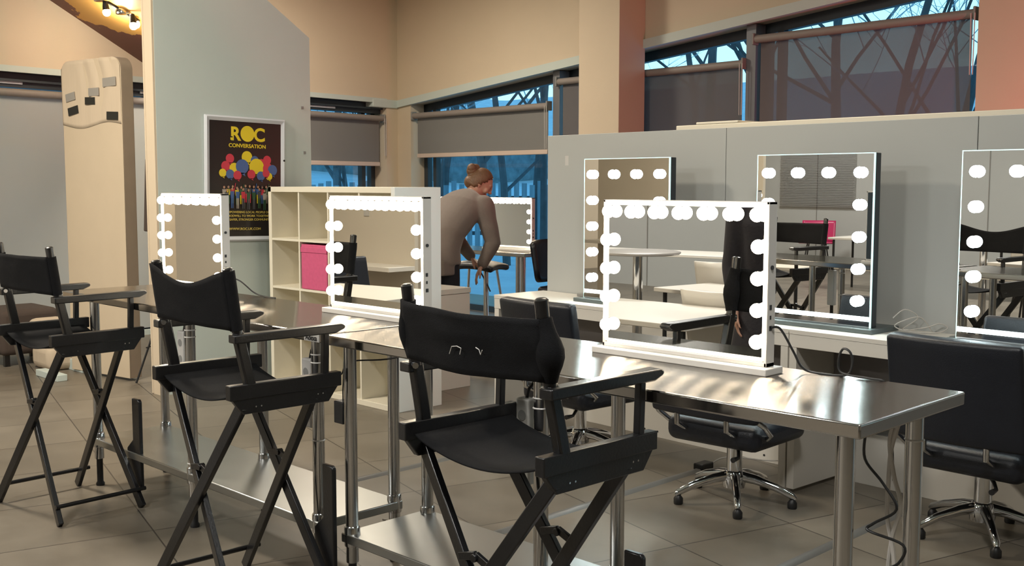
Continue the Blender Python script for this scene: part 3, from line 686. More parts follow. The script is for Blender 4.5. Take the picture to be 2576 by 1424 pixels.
dup(ch,(-1.80,4.60,0),math.radians(-2),'black salon chair with a wide back at the right edge, partly behind the table corner')

# ------------------------------------------------------------------ tall wrapped board with cloth and tape
t=thing('wrapped_board','tall cream wrapped board with rounded top and scraps of black tape','board',(-7.80,3.715,.02),math.radians(180+10))
# local x runs away to the left in the photo, -y is the side seen... faces +Y local after turn
BW,BH,BT=.745,2.40,.095
def rr(w,h,r,n=8):
    p=[(0,0),(w,0)]
    for cx_,cz_,a0 in((w-r,h-r,0),(r,h-r,PI/2)):
        for k in range(n+1):
            a=a0+PI/2*k/n; p.append((cx_+r*math.cos(a),cz_+r*math.sin(a)))
    return p
G().prism(rr(BW,BH,.10),-.0,.004).prism(rr(BW,BH,.10),-BT,-.0).build('board_core','edgebeige',t,bevel=.01)
G().prism(rr(BW-.004,BH-.002,.10),.0035,.010).build('board_face','board',t,bevel=.004)
def drape(u,v):
    x=.004+u*(BW-.008); z=BH-.50+.50*v+.02*math.sin(u*7)*(1-v)
    if v>.9: z=min(z,BH-.002-(.10-math.sqrt(max(0,.01-(max(0,.1-x,x-(BW-.1)))**2)) if (x<.1 or x>BW-.1) else 0))
    y=.0105+.0035*v**.5+.008*math.sin(u*26+3*math.sin(v*3))*v**.6*math.sin(PI*min(1,u*1.2+.05))
    return (x,y,z)
G().grid(drape,60,16).build('cloth_cover','cloth',t,solid=.0012)
def tp(x,z,w,h,a,m):
    mm=Matrix.Translation((x,.0185,z))@Matrix.Rotation(a,4,'Y')
    G().box(-w/2,w/2,-.002,.001,-h/2,h/2,mm).build('tape_strip',m,t)
tp(BW-.15,2.02,.13,.06,.16,'tapeblack'); tp(BW-.37,2.085,.125,.055,-.04,'tapeblack'); tp(.105,1.965,.135,.06,-.05,'tapeblack')
tp(BW-.12,2.125,.12,.06,.15,'tapegrey'); tp(BW-.42,2.15,.13,.06,0,'tapegrey'); tp(.13,2.215,.16,.065,.03,'tapegrey')
tag(G().box(-8.55,-8.15,3.30,3.38,0,.05).box(-8.86,-8.40,3.60,3.64,0,.09).build('floor_plinth','white_paint',bevel=.004),'white wooden foot on the floor beside the wrapped board','plinth')
t=thing('ottoman','dark brown upholstered stool behind the left canvas chair','stool',(-9.34,3.48,0))
G().box(-.26,.26,-.24,.24,.09,.46).build('cushion','redcloth',t,bevel=.05,seg=4)
for a in(-1,1):
    for b in(-1,1): G().box(a*.2-.02,a*.2+.02,b*.18-.02,b*.18+.02,0,.10).build('leg','blackwood',t)
tag(G().box(-.20,.20,-.14,.14,0,.20,Matrix.Translation((-8.80,3.55,.20))).box(-.18,.18,-.12,.12,-.2,.0,Matrix.Translation((-8.80,3.55,.20))).build('cream_bag','cloth',bevel=.06,seg=4),'cream cloth bundle against the wrapped board, behind the dark stool','bag')
# light stand with a folded dark reflector
t=thing('light_stand','black tripod light stand with a dark tilted panel, between wrapped board and panel wall','stand',(-7.60,3.90,0))
G().tube([(0,0,.25),(0,0,1.5)],.011,10).build('pole','blackplastic',t)
for k in range(3):
    a=.4+2*PI*k/3
    l=G().tube([(0,0,.62),(math.cos(a)*.23,math.sin(a)*.23,.012)],.008,8).build('leg','blackplastic',t)
    G().tube([(0,0,.30),(math.cos(a)*.15,math.sin(a)*.15,.27)],.005,6).build('leg_brace','blackplastic',l)
G().lathe([(.02,.6),(.022,.62),(.022,.68),(.014,.7)],(0,0,0),12).build('clamp','blackplastic',t)
mm=Matrix.Translation((-.02,-.03,1.38))@Matrix.Rotation(.10,4,'Y')@Matrix.Rotation(.5,4,'Z')
G().box(-.10,.10,-.012,.012,-.26,.28,mm).build('panel','redcloth',t,bevel=.008)

# ------------------------------------------------------------------ spot lamp cluster on the soffit
def spotlamp(label,x,y,heads):
    z=zs(y); t=thing('ceiling_spotlight',label,'lamp',(x,y,z),0,'spot lamp bars on the brown soffit')
    G().lathe([(.06,-.035),(.062,-.01),(.055,.01)],(0,0,0),20).build('ceiling_plate','chrome',t)
    G().tube([(-.02,-.10,.04),(.02,.14,-.08)],.012,10).build('bar','blackplastic',t)
    for (dx,dy,dz,tx,ty) in heads:
        h=G().tube([(dx*.4,dy*.8,dz*.4),(dx,dy,dz)],.009,8).build('arm','chrome',t)
        d=Vector((tx,ty,-1)).normalized(); p=Vector((dx,dy,dz))
        G().tube([p,p+d*.05,p+d*.085],[.016,.026,.030],14).build('socket','blackplastic',h)
        G().ball(tuple(p+d*.105),.034,14,10).build('bulb','bulb_spot',h)
spotlamp('chrome spot lamp cluster on the gold map, beside the panel wall',-9.18,4.40,[(.02,.06,-.02,.2,.4),(.12,.17,.02,.6,.3),(.14,.02,-.05,.3,-.1)])
spotlamp('spot lamp at the top edge of the photo, left of the cluster',-9.20,4.22,[(.0,.03,-.02,.1,.1)])

# ------------------------------------------------------------------ window table, stools
t=thing('window_table','small steel table at the low window, carrying two lit mirrors','table',(-7.80,6.88,0))
G().box(-1.05,1.05,0,.52,.835,.87).build('table_top','steeltop',t,bevel=.005)
for x in(-.98,0.5,.98):
    for y in(.05,.47): 
        l=G().tube([(x,y,.0),(x,y,.84)],.024,16).build('leg','tube',t); G().lathe([(.028,.0),(.028,.05)],(x,y,0),14).build('foot','greyplastic',l)
white_mirror('white bulb mirror on the window table, fully visible in front of the snow',(-7.18,7.10,.87),0)
white_mirror('white bulb mirror on the window table, mostly hidden behind the woman',(-8.23,7.10,.87),0)
t=thing('bar_stool','black saddle-topped bar stool on chrome legs beside the woman','stool',(-6.78,6.33,0),math.radians(20))
G().grid(lambda u,v:((u-.5)*.46*(1-.25*v*(1-v)),(v-.5)*.36,.785+.03*math.cos((u-.5)*3.2)-.02*(2*v-1)**2),12,8).build('seat','leather',t,solid=.055,sub=1)
for a in(-1,1):
    for b in(-1,1):
        l=G().tube([(a*.13,b*.11,.77),(a*.22,b*.20,.03)],.011,10).build('leg','chrome',t); G().lathe([(.016,0),(.015,.05)],(a*.222,b*.202,0),12).build('leg_cap','blackplastic',l)
for a in(-1,1): G().tube([(a*.195,-.175,.25),(a*.195,.175,.25)],.008,8).build('foot_bar','chrome',t)
for b in(-1,1): G().tube([(-.195,b*.175,.25),(.195,b*.175,.25)],.008,8).build('foot_bar','blackplastic',t)
G().tube([(.05,-.05,.76),(.16,-.12,.64),(.19,-.13,.59)],.006,8).build('height_lever','blackplastic',t)
t=thing('bar_chair','black bar chair with a rounded back, half hidden behind the free partition end','chair',(-5.80,6.42,0),math.radians(-78))
def bcb(u,v):
    return (-.22+.44*u,-.17-.05*(1-(2*u-1)**2)-.04*v,.70+.34*v*(1-.10*(2*u-1)**4)+.10*(2*u-1)**4*(1-v)*.9)
G().grid(bcb,14,8).build('backrest','leather',t,solid=.045)
G().box(-.21,.21,-.18,.20,.60,.68).build('seat','leather',t,bevel=.03,seg=4)
G().tube([(0,0,.02),(0,0,.60)],.026,16).build('column','chrome',t)
G().lathe([(.20,0),(.20,.012),(.06,.03),(.03,.06)],(0,0,0),28).build('base','chrome',t)
G().tube([(.0,.03,.27),(.0,.16,.27),(.10,.20,.27),(-.10,.20,.27)],.009,8).build('foot_ring','chrome',t)

# ------------------------------------------------------------------ people
def limb(g,pts,rs,n=14,sy=1):
    pts=[Vector(p) for p in pts]
    # resample smoothly
    P=[];R_=[]
    for i in range(len(pts)-1):
        for k in range(5):
            f=k/5; P.append(pts[i].lerp(pts[i+1],f)); ff=f*f*(3-2*f); R_.append(rs[i]*(1-ff)+rs[i+1]*ff)
    P.append(pts[-1]);R_.append(rs[-1])
    g.tube(P,R_,n); g.ball(tuple(P[0]),R_[0],n,8); g.ball(tuple(P[-1]),R_[-1],n,8)
def trunk(g,secs,n=24):   # sections: centre, halfwidth x, halfdepth, tilt angle about X
    o=len(g.v)
    for c,a,b,tl in secs:
        for k in range(n):
            t=2*PI*k/n; x=a*math.copysign(abs(math.cos(t))**.85,math.cos(t)); y=b*math.copysign(abs(math.sin(t))**.85,math.sin(t))
            g.v.append((c[0]+x,c[1]+y*math.cos(tl),c[2]-y*math.sin(tl)*1.0))
    m_=len(secs)
    for i in range(m_-1):
        for k in range(n): g.f.append((o+i*n+k,o+i*n+(k+1)%n,o+(i+1)*n+(k+1)%n,o+(i+1)*n+k))
    g.f.append(tuple(o+k for k in range(n))[::-1]); g.f.append(tuple(o+(m_-1)*n+k for k in range(n)))
def remesh(o,v,sm=4):
    q=o.modifiers.new('one_surface','REMESH'); q.mode='VOXEL'; q.voxel_size=v; q.use_smooth_shade=True
    q=o.modifiers.new('soften','SMOOTH'); q.iterations=sm; q.factor=.6
def hand(g,w,d,side,mt):
    # w wrist point, d pointing dir; built in local frame then moved
    d=Vector(d).normalized(); x=d.cross(Vector((0,0,1))).normalized() if abs(d.z)<.95 else Vector((0,1,0)); y=x.cross(d)
    def L(a,b,c): return Vector(w)+x*a+y*b+d*c
    for k in range(4): limb(g,[L(-.024+.016*k,0,.02),L(-.027+.018*k,0,.085)],[.013,.012],8)
    ln=[.060,.074,.078,.066]
    for k in range(4):
        a=-.028+.0185*k; l=ln[k]; limb(g,[L(a,0,.085),L(a*1.05,-.008,.085+l*.5),L(a*1.05,-.026,.085+l*.88)],[.0092,.0082,.0068],8)
    limb(g,[L(side*.026,0,.03),L(side*.052,-.012,.062),L(side*.058,-.024,.095)],[.013,.010,.0078],8)
def head(g,c,pitch,yaw=0):
    mm=Matrix.Translation(c)@Matrix.Rotation(yaw,4,'Z')@Matrix.Rotation(-pitch,4,'X')
    def fn(p):
        x,y,z=p
        # skull with jaw: narrower and forward at the bottom
        if z<0: s=1-.30*(-z)**1.3; x*=s; y=y*(1-.18*(-z))+.12*(-z)*(.6 if y>0 else .3)
        if y>.3 and -.45<z<.25: y*= .97
        return (x*.073,y*.096,z*.115)
    vs=[];fs=[];n,m_=36,26
    for i in range(m_+1):
        a=PI*i/m_
        for k in range(n):
            t=2*PI*k/n; vs.append(fn((math.sin(a)*math.cos(t),math.sin(a)*math.sin(t),-math.cos(a))))
    for i in range(m_):
        for k in range(n): fs.append((i*n+k,i*n+(k+1)%n,(i+1)*n+(k+1)%n,(i+1)*n+k))
    g.add(vs,fs,mm)
    def B(p,r,sc=(1,1,1)):
        h=G().ball((0,0,0),r,12,8,sc); g.add([tuple(Vector(v)+Vector(p)) for v in h.v],h.f,mm)
    B((0,.088,.028),.013,(1,1,1.2)); B((0,.098,.006),.012,(.8,1,1.4)); B((0,.108,-.018),.0135,(1,1,.9)); B((-.011,.100,-.023),.008);B((.011,.100,-.023),.008)
    B((0,.094,-.052),.017,(1.3,.7,.40)); B((0,.092,-.063),.016,(1.1,.7,.45)); B((0,.084,-.094),.024,(1,.8,.8))
    for s in(-1,1):
        B((s*.031,.080,.028),.018,(1.3,.6,.5)); B((s*.040,.066,-.020),.027,(1,.8,1)); B((s*.075,-.005,-.005),.020,(.4,1,1.5)); B((s*.031,.083,.006),.012,(1.2,.55,.7))
    return mm
# woman leaning over the stool
t=thing('person','person in a beige jumper and black trousers with hair in a bun, bending forward','person',(-6.43,5.68,0),math.radians(3)); t.scale=(1.06,)*3
g=G()
trunk(g,[((0,-.10,.84),.165,.115,.1),((0,-.09,.93),.165,.11,.2),((0,-.03,1.03),.145,.10,.45),((0,.06,1.13),.165,.105,.7),((0,.15,1.22),.185,.10,.8),((0,.22,1.275),.16,.075,.85),((0,.27,1.305),.07,.06,.85)])
limb(g,[(0,.24,1.29),(0,.33,1.36)],[.058,.053])
for s in(-1,1):
    limb(g,[(s*.09,-.10,.88),(s*.10,-.06,.47),(s*.10,-.11,.10)],[.092,.062,.045]); limb(g,[(s*.10,-.12,.06),(s*.115,.03,.035)],[.045,.034])
arms=[[(.185,.20,1.235),(.225,.26,.965),(.17,.20,.80)],[(-.175,.21,1.24),(-.20,.30,.98),(-.10,.36,.84)]]
for a in arms: limb(g,a,[.060,.043,.030])
for i,a in enumerate(arms):
    d=(Vector(a[2])-Vector(a[1])).normalized(); hand(g,a[2],d,1 if i else -1,None)
hm=head(g,Vector((0,.35,1.40)),.55,-.75)
b=g.build('body','skin',t); remesh(b,.0065)
g=G()
trunk(g,[((0,-.115,.82),.205,.150,.1),((0,-.10,.93),.190,.135,.2),((0,-.04,1.03),.175,.125,.45),((0,.05,1.13),.190,.128,.7),((0,.14,1.225),.208,.122,.8),((0,.215,1.285),.175,.092,.85),((0,.262,1.315),.085,.072,.85)])
for a in arms:
    A=[Vector(p) for p in a]; A[2]=A[1].lerp(A[2],.93); limb(g,[A[0],A[0].lerp(A[1],.5)+Vector((0,0,0)),A[1],A[2]],[.084,.070,.060,.044])
g.box(.02,.19,-.22,-.10,.74,.85)
o=g.build('jumper','sweater',t); remesh(o,.009,6)
g=G()
trunk(g,[((0,-.10,.80),.178,.128,.05),((0,-.105,.90),.178,.125,.1),((0,-.095,.96),.168,.118,.2)])
for s in(-1,1): limb(g,[(s*.088,-.10,.86),(s*.10,-.06,.47),(s*.10,-.11,.10)],[.102,.075,.060])
o=g.build('trousers','trousers',t); remesh(o,.012,4)
g=G()
for s in(-1,1): limb(g,[(s*.10,-.125,.045),(s*.118,.05,.038)],[.047,.040])
o=g.build('shoe','blackplastic',t); remesh(o,.009,3)
g=G()
def capf(u,v):
    a=-PI*.98*u+PI*.99; # around
    return (0,0,0)
h=G(); n,m_=36,18
for i in range(m_+1):
    a=PI*.66*i/m_
    for k in range(n):
        tt=2*PI*k/n; x=math.sin(a)*math.cos(tt); y=math.sin(a)*math.sin(tt); z=math.cos(a)
        sh_=1.0 if y<.45 else max(.0,1-(y-.45)*1.2)
        q=.10+.9*0
        zz=z
        yy=y
        back=.0
        h.v.append((x*.0795,(yy)*.100-.004,zz*.122+.001))
for i in range(m_):
    for k in range(n):
        f=(i*n+k,i*n+(k+1)%n,(i+1)*n+(k+1)%n,(i+1)*n+k)
        cy_=sum(h.v[q][1] for q in f)/4; cz_=sum(h.v[q][2] for q in f)/4
        if cz_<(-.045 if cy_<-.02 else -.045+(cy_+.02)*1.55): continue
        h.f.append(f)
g.add(h.v,h.f,hm)
for p,r in(((0,-.095,.055),.043),((.012,-.110,.070),.034),((-.012,-.085,.082),.034),((0,-.07,.03),.045),((0,-.06,-.02),.052)):
    q=G().ball((0,0,0),r,16,10); g.add([tuple(Vector(v)+Vector(p)) for v in q.v],q.f,hm)
o=g.build('hair','hair',t,solid=.006); 
g=G()
for s in(-1,1):
    q=G().ball((0,0,0),.006,10,6,(1.5,.5,.35)); g.add([tuple(Vector(v)+Vector((s*.031,.0905,.010))) for v in q.v],q.f,hm)
    q=G().ball((0,0,0),.010,10,6,(1.5,.4,.22)); g.add([tuple(Vector(v)+Vector((s*.032,.088,.030))) for v in q.v],q.f,hm)
g.build('eyebrow','hair',t)
# second person, seen only in the near mirror
t=thing('person','person in a dark coat standing by the white desk, seen only in the near mirror','person',(-3.0,.40,0),math.radians(-25))
g=G()
trunk(g,[((0,0,.86),.16,.11,0),((0,0,1.0),.15,.10,0),((0,.03,1.15),.16,.11,.15),((0,.06,1.30),.18,.105,.2),((0,.08,1.38),.14,.07,.2)])
limb(g,[(0,.09,1.38),(0,.12,1.47)],[.058,.053])
for s in(-1,1):
    limb(g,[(s*.09,0,.90),(s*.10,.02,.48),(s*.10,-.02,.09)],[.09,.06,.042]); limb(g,[(s*.10,-.02,.05),(s*.11,.13,.035)],[.042,.033])
arms2=[[(.19,.06,1.33),(.24,.0,1.06),(.215,.06,.84)],[(-.19,.06,1.33),(-.24,.0,1.06),(-.215,.06,.84)]]
for i,a in enumerate(arms2):
    limb(g,a,[.055,.042,.030]); hand(g,a[2],(Vector(a[2])-Vector(a[1])),1 if i else -1,None)
hm2=head(g,Vector((0,.15,1.56)),.45)
o=g.build('body','skin',t); remesh(o,.008)
g=G()
trunk(g,[((0,0,.62),.25,.17,0),((0,0,.86),.215,.155,0),((0,0,1.02),.195,.14,0),((0,.03,1.16),.20,.145,.15),((0,.06,1.31),.22,.135,.2),((0,.08,1.40),.15,.09,.2)])
for a in arms2: limb(g,[a[0],a[1],Vector(a[1]).lerp(Vector(a[2]),.85)],[.085,.066,.05])
o=g.build('coat','coat',t); remesh(o,.012,6)
g=G()
for s in(-1,1): limb(g,[(s*.09,0,.84),(s*.10,.02,.48),(s*.10,-.02,.10)],[.10,.075,.058])
o=g.build('trousers','trousers',t); remesh(o,.012,4)
g=G(); 
q=G().ball((0,-.012,.018),.092,20,12,(.92,1.02,1.22)); g.add([v for v in q.v],q.f,hm2)
o=g.build('hair','coat',t)
g=G()
for s in(-1,1): limb(g,[(s*.10,-.03,.042),(s*.112,.14,.036)],[.046,.038])
g.build('shoe','blackplastic',t)

# ------------------------------------------------------------------ cables and small electrics
def cable(label,pts,r=.0035,m='cable_b',name='power_cable',grp=None):
    P=[Vector(p) for p in pts]; Q=[]
    for i in range(len(P)-1):
        p0=P[max(0,i-1)];p1=P[i];p2=P[i+1];p3=P[min(len(P)-1,i+2)]
        for k in range(6):
            f=k/6; Q.append(.5*((2*p1)+(p2-p0)*f+(2*p0-5*p1+4*p2-p3)*f*f+(3*p1-p0-3*p2+p3)*f**3))
    Q.append(P[-1]); o=G().tube(Q,r,8).build(name,m); tag(o,label,'cable',grp); return o
tz=.904
cable('black cable from the near white mirror, looping over the back edge of the steel table',[(-1.659,2.684,1.081),(-1.642,2.707,1.077),(-1.615,2.734,1.013),(-1.596,2.752,0.967),(-1.560,2.771,0.953),(-1.486,2.794,0.953),(-1.468,2.798,0.981),(-1.473,2.798,1.017),(-1.496,2.798,1.026),(-1.509,2.798,0.994),(-1.496,2.794,0.959),(-1.413,2.798,0.953),(-1.376,2.808,0.948),(-1.367,2.824,0.912),(-1.349,2.825,0.673)])
cable('black cable plugged into the middle mirror side, curling in front of the bright shelf end',[(-3.175,2.702,1.005),(-3.147,2.707,1.003),(-3.119,2.716,0.999),(-3.115,2.711,0.976),(-3.147,2.716,0.962),(-3.156,2.725,0.953),(-3.119,2.743,0.953),(-3.074,2.771,0.953)])
cable('thin black cable sagging under the steel tables between their legs',[(-3.119,2.624,0.857),(-3.257,2.569,0.820),(-3.395,2.496,0.802),(-3.431,2.477,0.747),(-3.532,2.441,0.728),(-3.578,2.422,0.673),(-3.395,2.294,0.627),(-3.321,2.239,0.673)],.003)
cable('black cable from the mirror by the poster, falling behind the table edge',[(-4.679,2.725,1.040),(-4.606,2.752,1.022),(-4.560,2.798,0.967),(-4.496,2.808,0.953),(-4.404,2.817,0.950)])
cable('black cable dropping from the near table corner to the floor',[(-1.193,2.349,0.912),(-1.211,2.385,0.838),(-1.174,2.404,0.783),(-1.138,2.404,0.728),(-1.193,2.404,0.682),(-1.202,2.395,0.664),(-1.119,2.404,0.646),(-1.129,2.404,0.600),(-1.174,2.404,0.563),(-1.092,2.404,0.545),(-1.101,2.404,0.471),(-1.129,2.404,0.444),(-1.101,2.385,0.398),(-1.119,2.367,0.260),(-1.119,2.385,0.128),(-1.009,2.477,0.128)])
cable('inner one of the grey cables on the back right leg of the near table',[(-1.243,2.624,0.912),(-1.262,2.615,0.838),(-1.248,2.615,0.747),(-1.225,2.610,0.673),(-1.248,2.615,0.581),(-1.257,2.615,0.453),(-1.243,2.615,0.306),(-1.248,2.624,0.141)],.006,'cable_w')
cable('outer one of the grey cables on the back right leg of the near table',[(-1.234,2.624,0.912),(-1.257,2.617,0.820),(-1.262,2.615,0.728),(-1.262,2.615,0.636),(-1.240,2.610,0.545),(-1.234,2.610,0.425),(-1.255,2.615,0.325),(-1.239,2.624,0.141)],.006,'cable_w')
def ties(label,x,y,zz,m='tapegrey'):
    for i,z in enumerate(zz):
        tag(G().lathe([(.0235,z),(.0255,z+.002),(.0235,z+.005)],(x,y,0),16).build('cable_tie',m),('topmost','second','third','lowest')[i]+' '+label,'cable tie','cable ties on the table legs')
ties('pale cable tie around the back right leg of the near table',-1.211,2.644,(.84,.50),'whiteplastic')
ties('pale cable tie around the front middle leg of the far table',-4.260,2.298,(.86,.83,.67,.28),'whiteplastic')
ties('pale cable tie around the front leg under the brand plate',-3.321,2.298,(.86,.83,.54),'whiteplastic')
ties('pale cable tie around the front middle leg of the near table',-2.179,2.290,(.86,.83),'whiteplastic')
def adaptor(label,x,y,z,m='whiteplastic'):
    t=thing('power_strip',label,'power strip',(x,y,z)); G().box(-.028,.028,-.02,.02,-.26,0).build('housing',m,t,bevel=.006)
    G().tube([(0,0,0),(.01,0,.03),(.03,.0,.05)],.005,8).build('cord','cable_b',t)
    for k in range(3): G().lathe([(.016,-.021),(.016,-.0205)],(0,0,-.05-.07*k),12,'Y').build('outlet','greyplastic',t)
adaptor('white power strip hanging beside the front leg under the brand plate',-3.385,2.31,.84)
adaptor('white power strip hanging beside the middle front leg of the far table',-4.335,2.31,.85)
adaptor('grey power strip hanging beside the middle front leg of the near table',-2.252,2.305,.85,'socket')
t=thing('plug_transformer','black plug transformer hanging under the branded table','plug',(-3.54,2.57,.58)); G().box(-.03,.03,-.025,.025,-.05,.04).build('housing','blackplastic',t,bevel=.004); G().tube([(0,0,.04),(.0,.0,.08),(.02,0,.325)],.003,6).build('cord','cable_b',t); G().box(-.03,-.012,-.008,.008,.02,.034,Matrix.Translation((.055,0,0))).build('plug_pin','whiteplastic',t)
cable('tangle of white cables behind the full frameless mirror on the desk',[(-2.35,4.86,.86),(-2.31,4.90,.90),(-2.27,4.95,.86),(-2.33,4.92,.80),(-2.22,4.93,.82),(-2.17,4.96,.84),(-2.14,4.98,.82),(-2.17,4.93,.80),(-2.28,4.88,.80),(-2.33,4.84,.83),(-2.24,4.90,.87),(-2.2,4.95,.80)],.0028,'cable_w')
for i,(x,ya,yb,l) in enumerate(((-4.37,3.10,4.20,'low grey floor cable cover crossing the tiles between the two steel tables'),(-3.27,3.10,4.62,'low grey floor cable cover ending in a black plug block'),(-2.19,3.20,4.80,'low grey floor cable cover nearest the right side of the photo'))):
    tag(G().prism([(-.028,0),(.028,0),(.012,.010),(-.012,.010)],ya,yb,Matrix.Translation((x,0,0))).build('floor_cable_cover','covergrey'),l,'cable cover')
MTX=0
t=thing('plug_block','black plug block at the end of a floor cable cover','plug',(-3.27,4.66,0)); G().box(-.03,.03,-.04,.06,0,.035).build('housing','blackplastic',t,bevel=.006)
cable('white cable running from the floor plug block to the desk',[(-3.26,4.73,.02),(-3.22,4.76,.05),(-3.15,4.80,.06),(-3.0,4.86,.06),(-2.9,4.93,.07)],.004,'cable_w')
cable('white cable lying on the floor between the shelves of the two steel tables',[(-3.75,2.93,.006),(-3.62,2.90,.03),(-3.52,2.86,.05),(-3.47,2.84,.04),(-3.45,2.84,.006)],.005,'cable_w')

# ------------------------------------------------------------------ the other side of the room, seen in the mirrors
def plain_desk(label,loc,rz,L,D,H,m='lam'):
    t=thing('white_table',label,'table',loc,rz,'white tables across the room')
    G().box(-L/2,L/2,-D/2,D/2,H-.03,H).build('table_top',m,t,bevel=.004)
    for a in(-1,1):
        for b in(-1,1): G().tube([(a*(L/2-.06),b*(D/2-.06),0),(a*(L/2-.06),b*(D/2-.06),H-.03)],.016,10).build('leg','blackplastic',t)
    return t
plain_desk('white table next to the round bar table, reflected in the near mirror',(-4.45,.24,0),0,2.1,.86,.74)
plain_desk('white table with a black salon chair, reflected in the middle mirror',(-6.1,.85,0),math.radians(-10),1.1,.85,.74)
plain_desk('long white table reflected in the frameless mirrors',(-7.6,-4.3,0),math.radians(-8),2.4,.7,.74)
plain_desk('small white table far back, reflected in the near mirror',(-4.55,-1.35,0),math.radians(8),.8,.6,.72)
t=thing('bar_table','round bar table on a chrome pole, seen in the near white mirror','table',(-4.75,-.62,0))
G().lathe([(.285,1.0),(.295,1.008),(.295,1.018),(.28,1.022)],(0,0,0),40).build('table_top','blackedge_top',t)
G().tube([(0,0,.02),(0,0,1.0)],.035,18).build('pole','chrome',t); G().lathe([(.22,0),(.22,.012),(.05,.03)],(0,0,0),30).build('base','chrome',t)
def shell(label,loc,rz,m,zseat=.45,w=.24):
    t=thing('shell_chair',label,'chair',loc,rz,'plastic shell chairs across the room')
    G().grid(lambda u,v:(-w+2*w*u,-.20+.0*v-.10*v-.04*(1-(2*u-1)**2),zseat+.02+.36*v),12,8).build('backrest',m,t,solid=.012)
    G().grid(lambda u,v:(-w+2*w*u,-.20+.42*v,zseat+.02-.02*math.sin(PI*v)),8,8).build('seat',m,t,solid=.012)
    for a in(-1,1):
        for b in(-1,1): G().tube([(a*.14,b*.12,zseat),(a*.21,b*.20,0)],.011,8).build('leg','blackplastic',t)
shell('white shell chair behind the white table in the near mirror',(-3.85,-.52,0),math.radians(178),'lam')
shell('pale shell chair at the small far table in the near mirror',(-4.95,-2.05,0),math.radians(170),'lam',.50,.17)
shell('magenta shell chair reflected in the full frameless mirror',(-10.9,-6.5,0),math.radians(-30),'pinkplastic',.47,.28)
dup(ch,(-7.05,-.02,0),math.radians(-100),'black salon chair across the room, seen in the middle mirror','black salon chairs at the desks')
for i,(x,l) in enumerate(((-10.4,'partition panel across the room, reflected in the middle mirror near its left bulbs'),(-9.0,'partition panel across the room with a wall socket, reflected in the middle mirror'))):
    t=thing('partition_panel',l,'partition',(x,-.95,0),0); G().box(0,1.39,-.04,0,0,2.2).build('board','panel_warm',t,bevel=.003); G().box(0,1.39,-.001,.30,.70,.74).build('shelf_ledge','lam',t,bevel=.002)
tag(G().box(-8.35,-8.27,-.95,-.942,1.18,1.26).build('wall_socket','socket'),'small wall socket on the far partition, reflected in the middle mirror','socket')
for x in(-11.5,-9.9,-8.3,-6.7,-6.5,-5.0,-3.4,-1.8): struct(G().box(x-.006,x+.006,-7.305,-7.29,0,TOP).build('trim_%d'%(20+int(-x*2)),'lam_edge',smooth=False))
t=thing('venetian_blind','white venetian blind on the back wall, reflected in the full frameless mirror','blind',(-12.3,-7.28,1.0))
G().box(0,1.6,0,.05,1.55,1.60).build('head_rail','venet',t)
g=G()
for k in range(48): g.box(0,1.6,.01,.04,.03*k+.08,.03*k+.083,Matrix.Rotation(0,4,'X'))
g.build('slats','venet',t,smooth=False)

# ------------------------------------------------------------------ fixtures of the added ceiling lamps
for i,(x,y,z,en,c) in enumerate(CEIL):
    names=['above the left tables','above the room corner','behind the camera','above the far white tables','above the venetian blind','above the free partition end','above the camera side']
    t=thing('added_ceiling_lamp','added unseen square white ceiling lamp '+names[i],'lamp',(x,y,TOP))
    G().box(-.31,.31,-.31,.31,-.42,-.395).box(-.31,-.29,-.31,.31,-.44,-.39).box(.29,.31,-.31,.31,-.44,-.39).box(-.31,.31,-.31,-.29,-.44,-.39).box(-.31,.31,.29,.31,-.44,-.39).build('housing','white_paint',t,smooth=False)
    G().tube([(0,0,-.40),(0,0,0)],.008,8).build('rod','chrome',t)
t=thing('floor_spotlight','floor lamp behind the partition, its pink light aimed at the window wall','lamp',(-1.47,7.27,0))
G().tube([(0,-.0,.02),(0,-.0,.98)],.015,12).build('pole','blackplastic',t); G().lathe([(.16,0),(.16,.02),(.03,.03)],(0,0,0),24).build('base','blackplastic',t)
G().lathe([(.05,.0),(.075,.10),(.07,.10),(.04,.01)],(0,-.0,.98),20).build('shade','blackplastic',t)

# ------------------------------------------------------------------ outdoors
def terr(x,y):
    d=max(0,(y-8.9)) ; e=max(0,(-11.2-x))
    q=max(d,e)
    return -.18+.012*q+.0022*q*q+.06*noise.noise(Vector((x*.35,y*.35,1)))
g=G(); g.grid(lambda u,v:(-75+105*u,8.95+62*v,0),70,50)
for i,(x,y,z) in enumerate(g.v): g.v[i]=(x,y,terr(x,y))
k0=len(g.v)
g2=G().grid(lambda u,v:(-75+63.9*u,-25+33.95*v,0),50,30)
for i,(x,y,z) in enumerate(g2.v): g2.v[i]=(x,y,terr(x,y))
struct(g.build('snow_ground','snow')); struct(g2.build('snow_ground','snow'))
def hillw(pts,z0,h,seed):
    gg=G(); L=len(pts)-1
    def fn(u,v):
        s=u*L; i=min(int(s),L-1); f=s-i; p=Vector(pts[i]).lerp(Vector(pts[i+1]),f)
        n=noise.fractal(Vector((u*22,v*5,seed)),.9,2,5)
        hh=h*(.78+.30*noise.noise(Vector((u*14,0,seed+3)))+.12*noise.noise(Vector((u*60,0,seed))))
        return (p.x+n*.8,p.y+n*.8-1.5*v,z0+hh*v)
    gg.grid(fn,260,36); return gg
struct(hillw([(-60,-20,0),(-46,22,0),(-26,44,0),(6,44,0),(26,34,0)],1.2,3.0,2.0).build('hedge_bank','hill'))
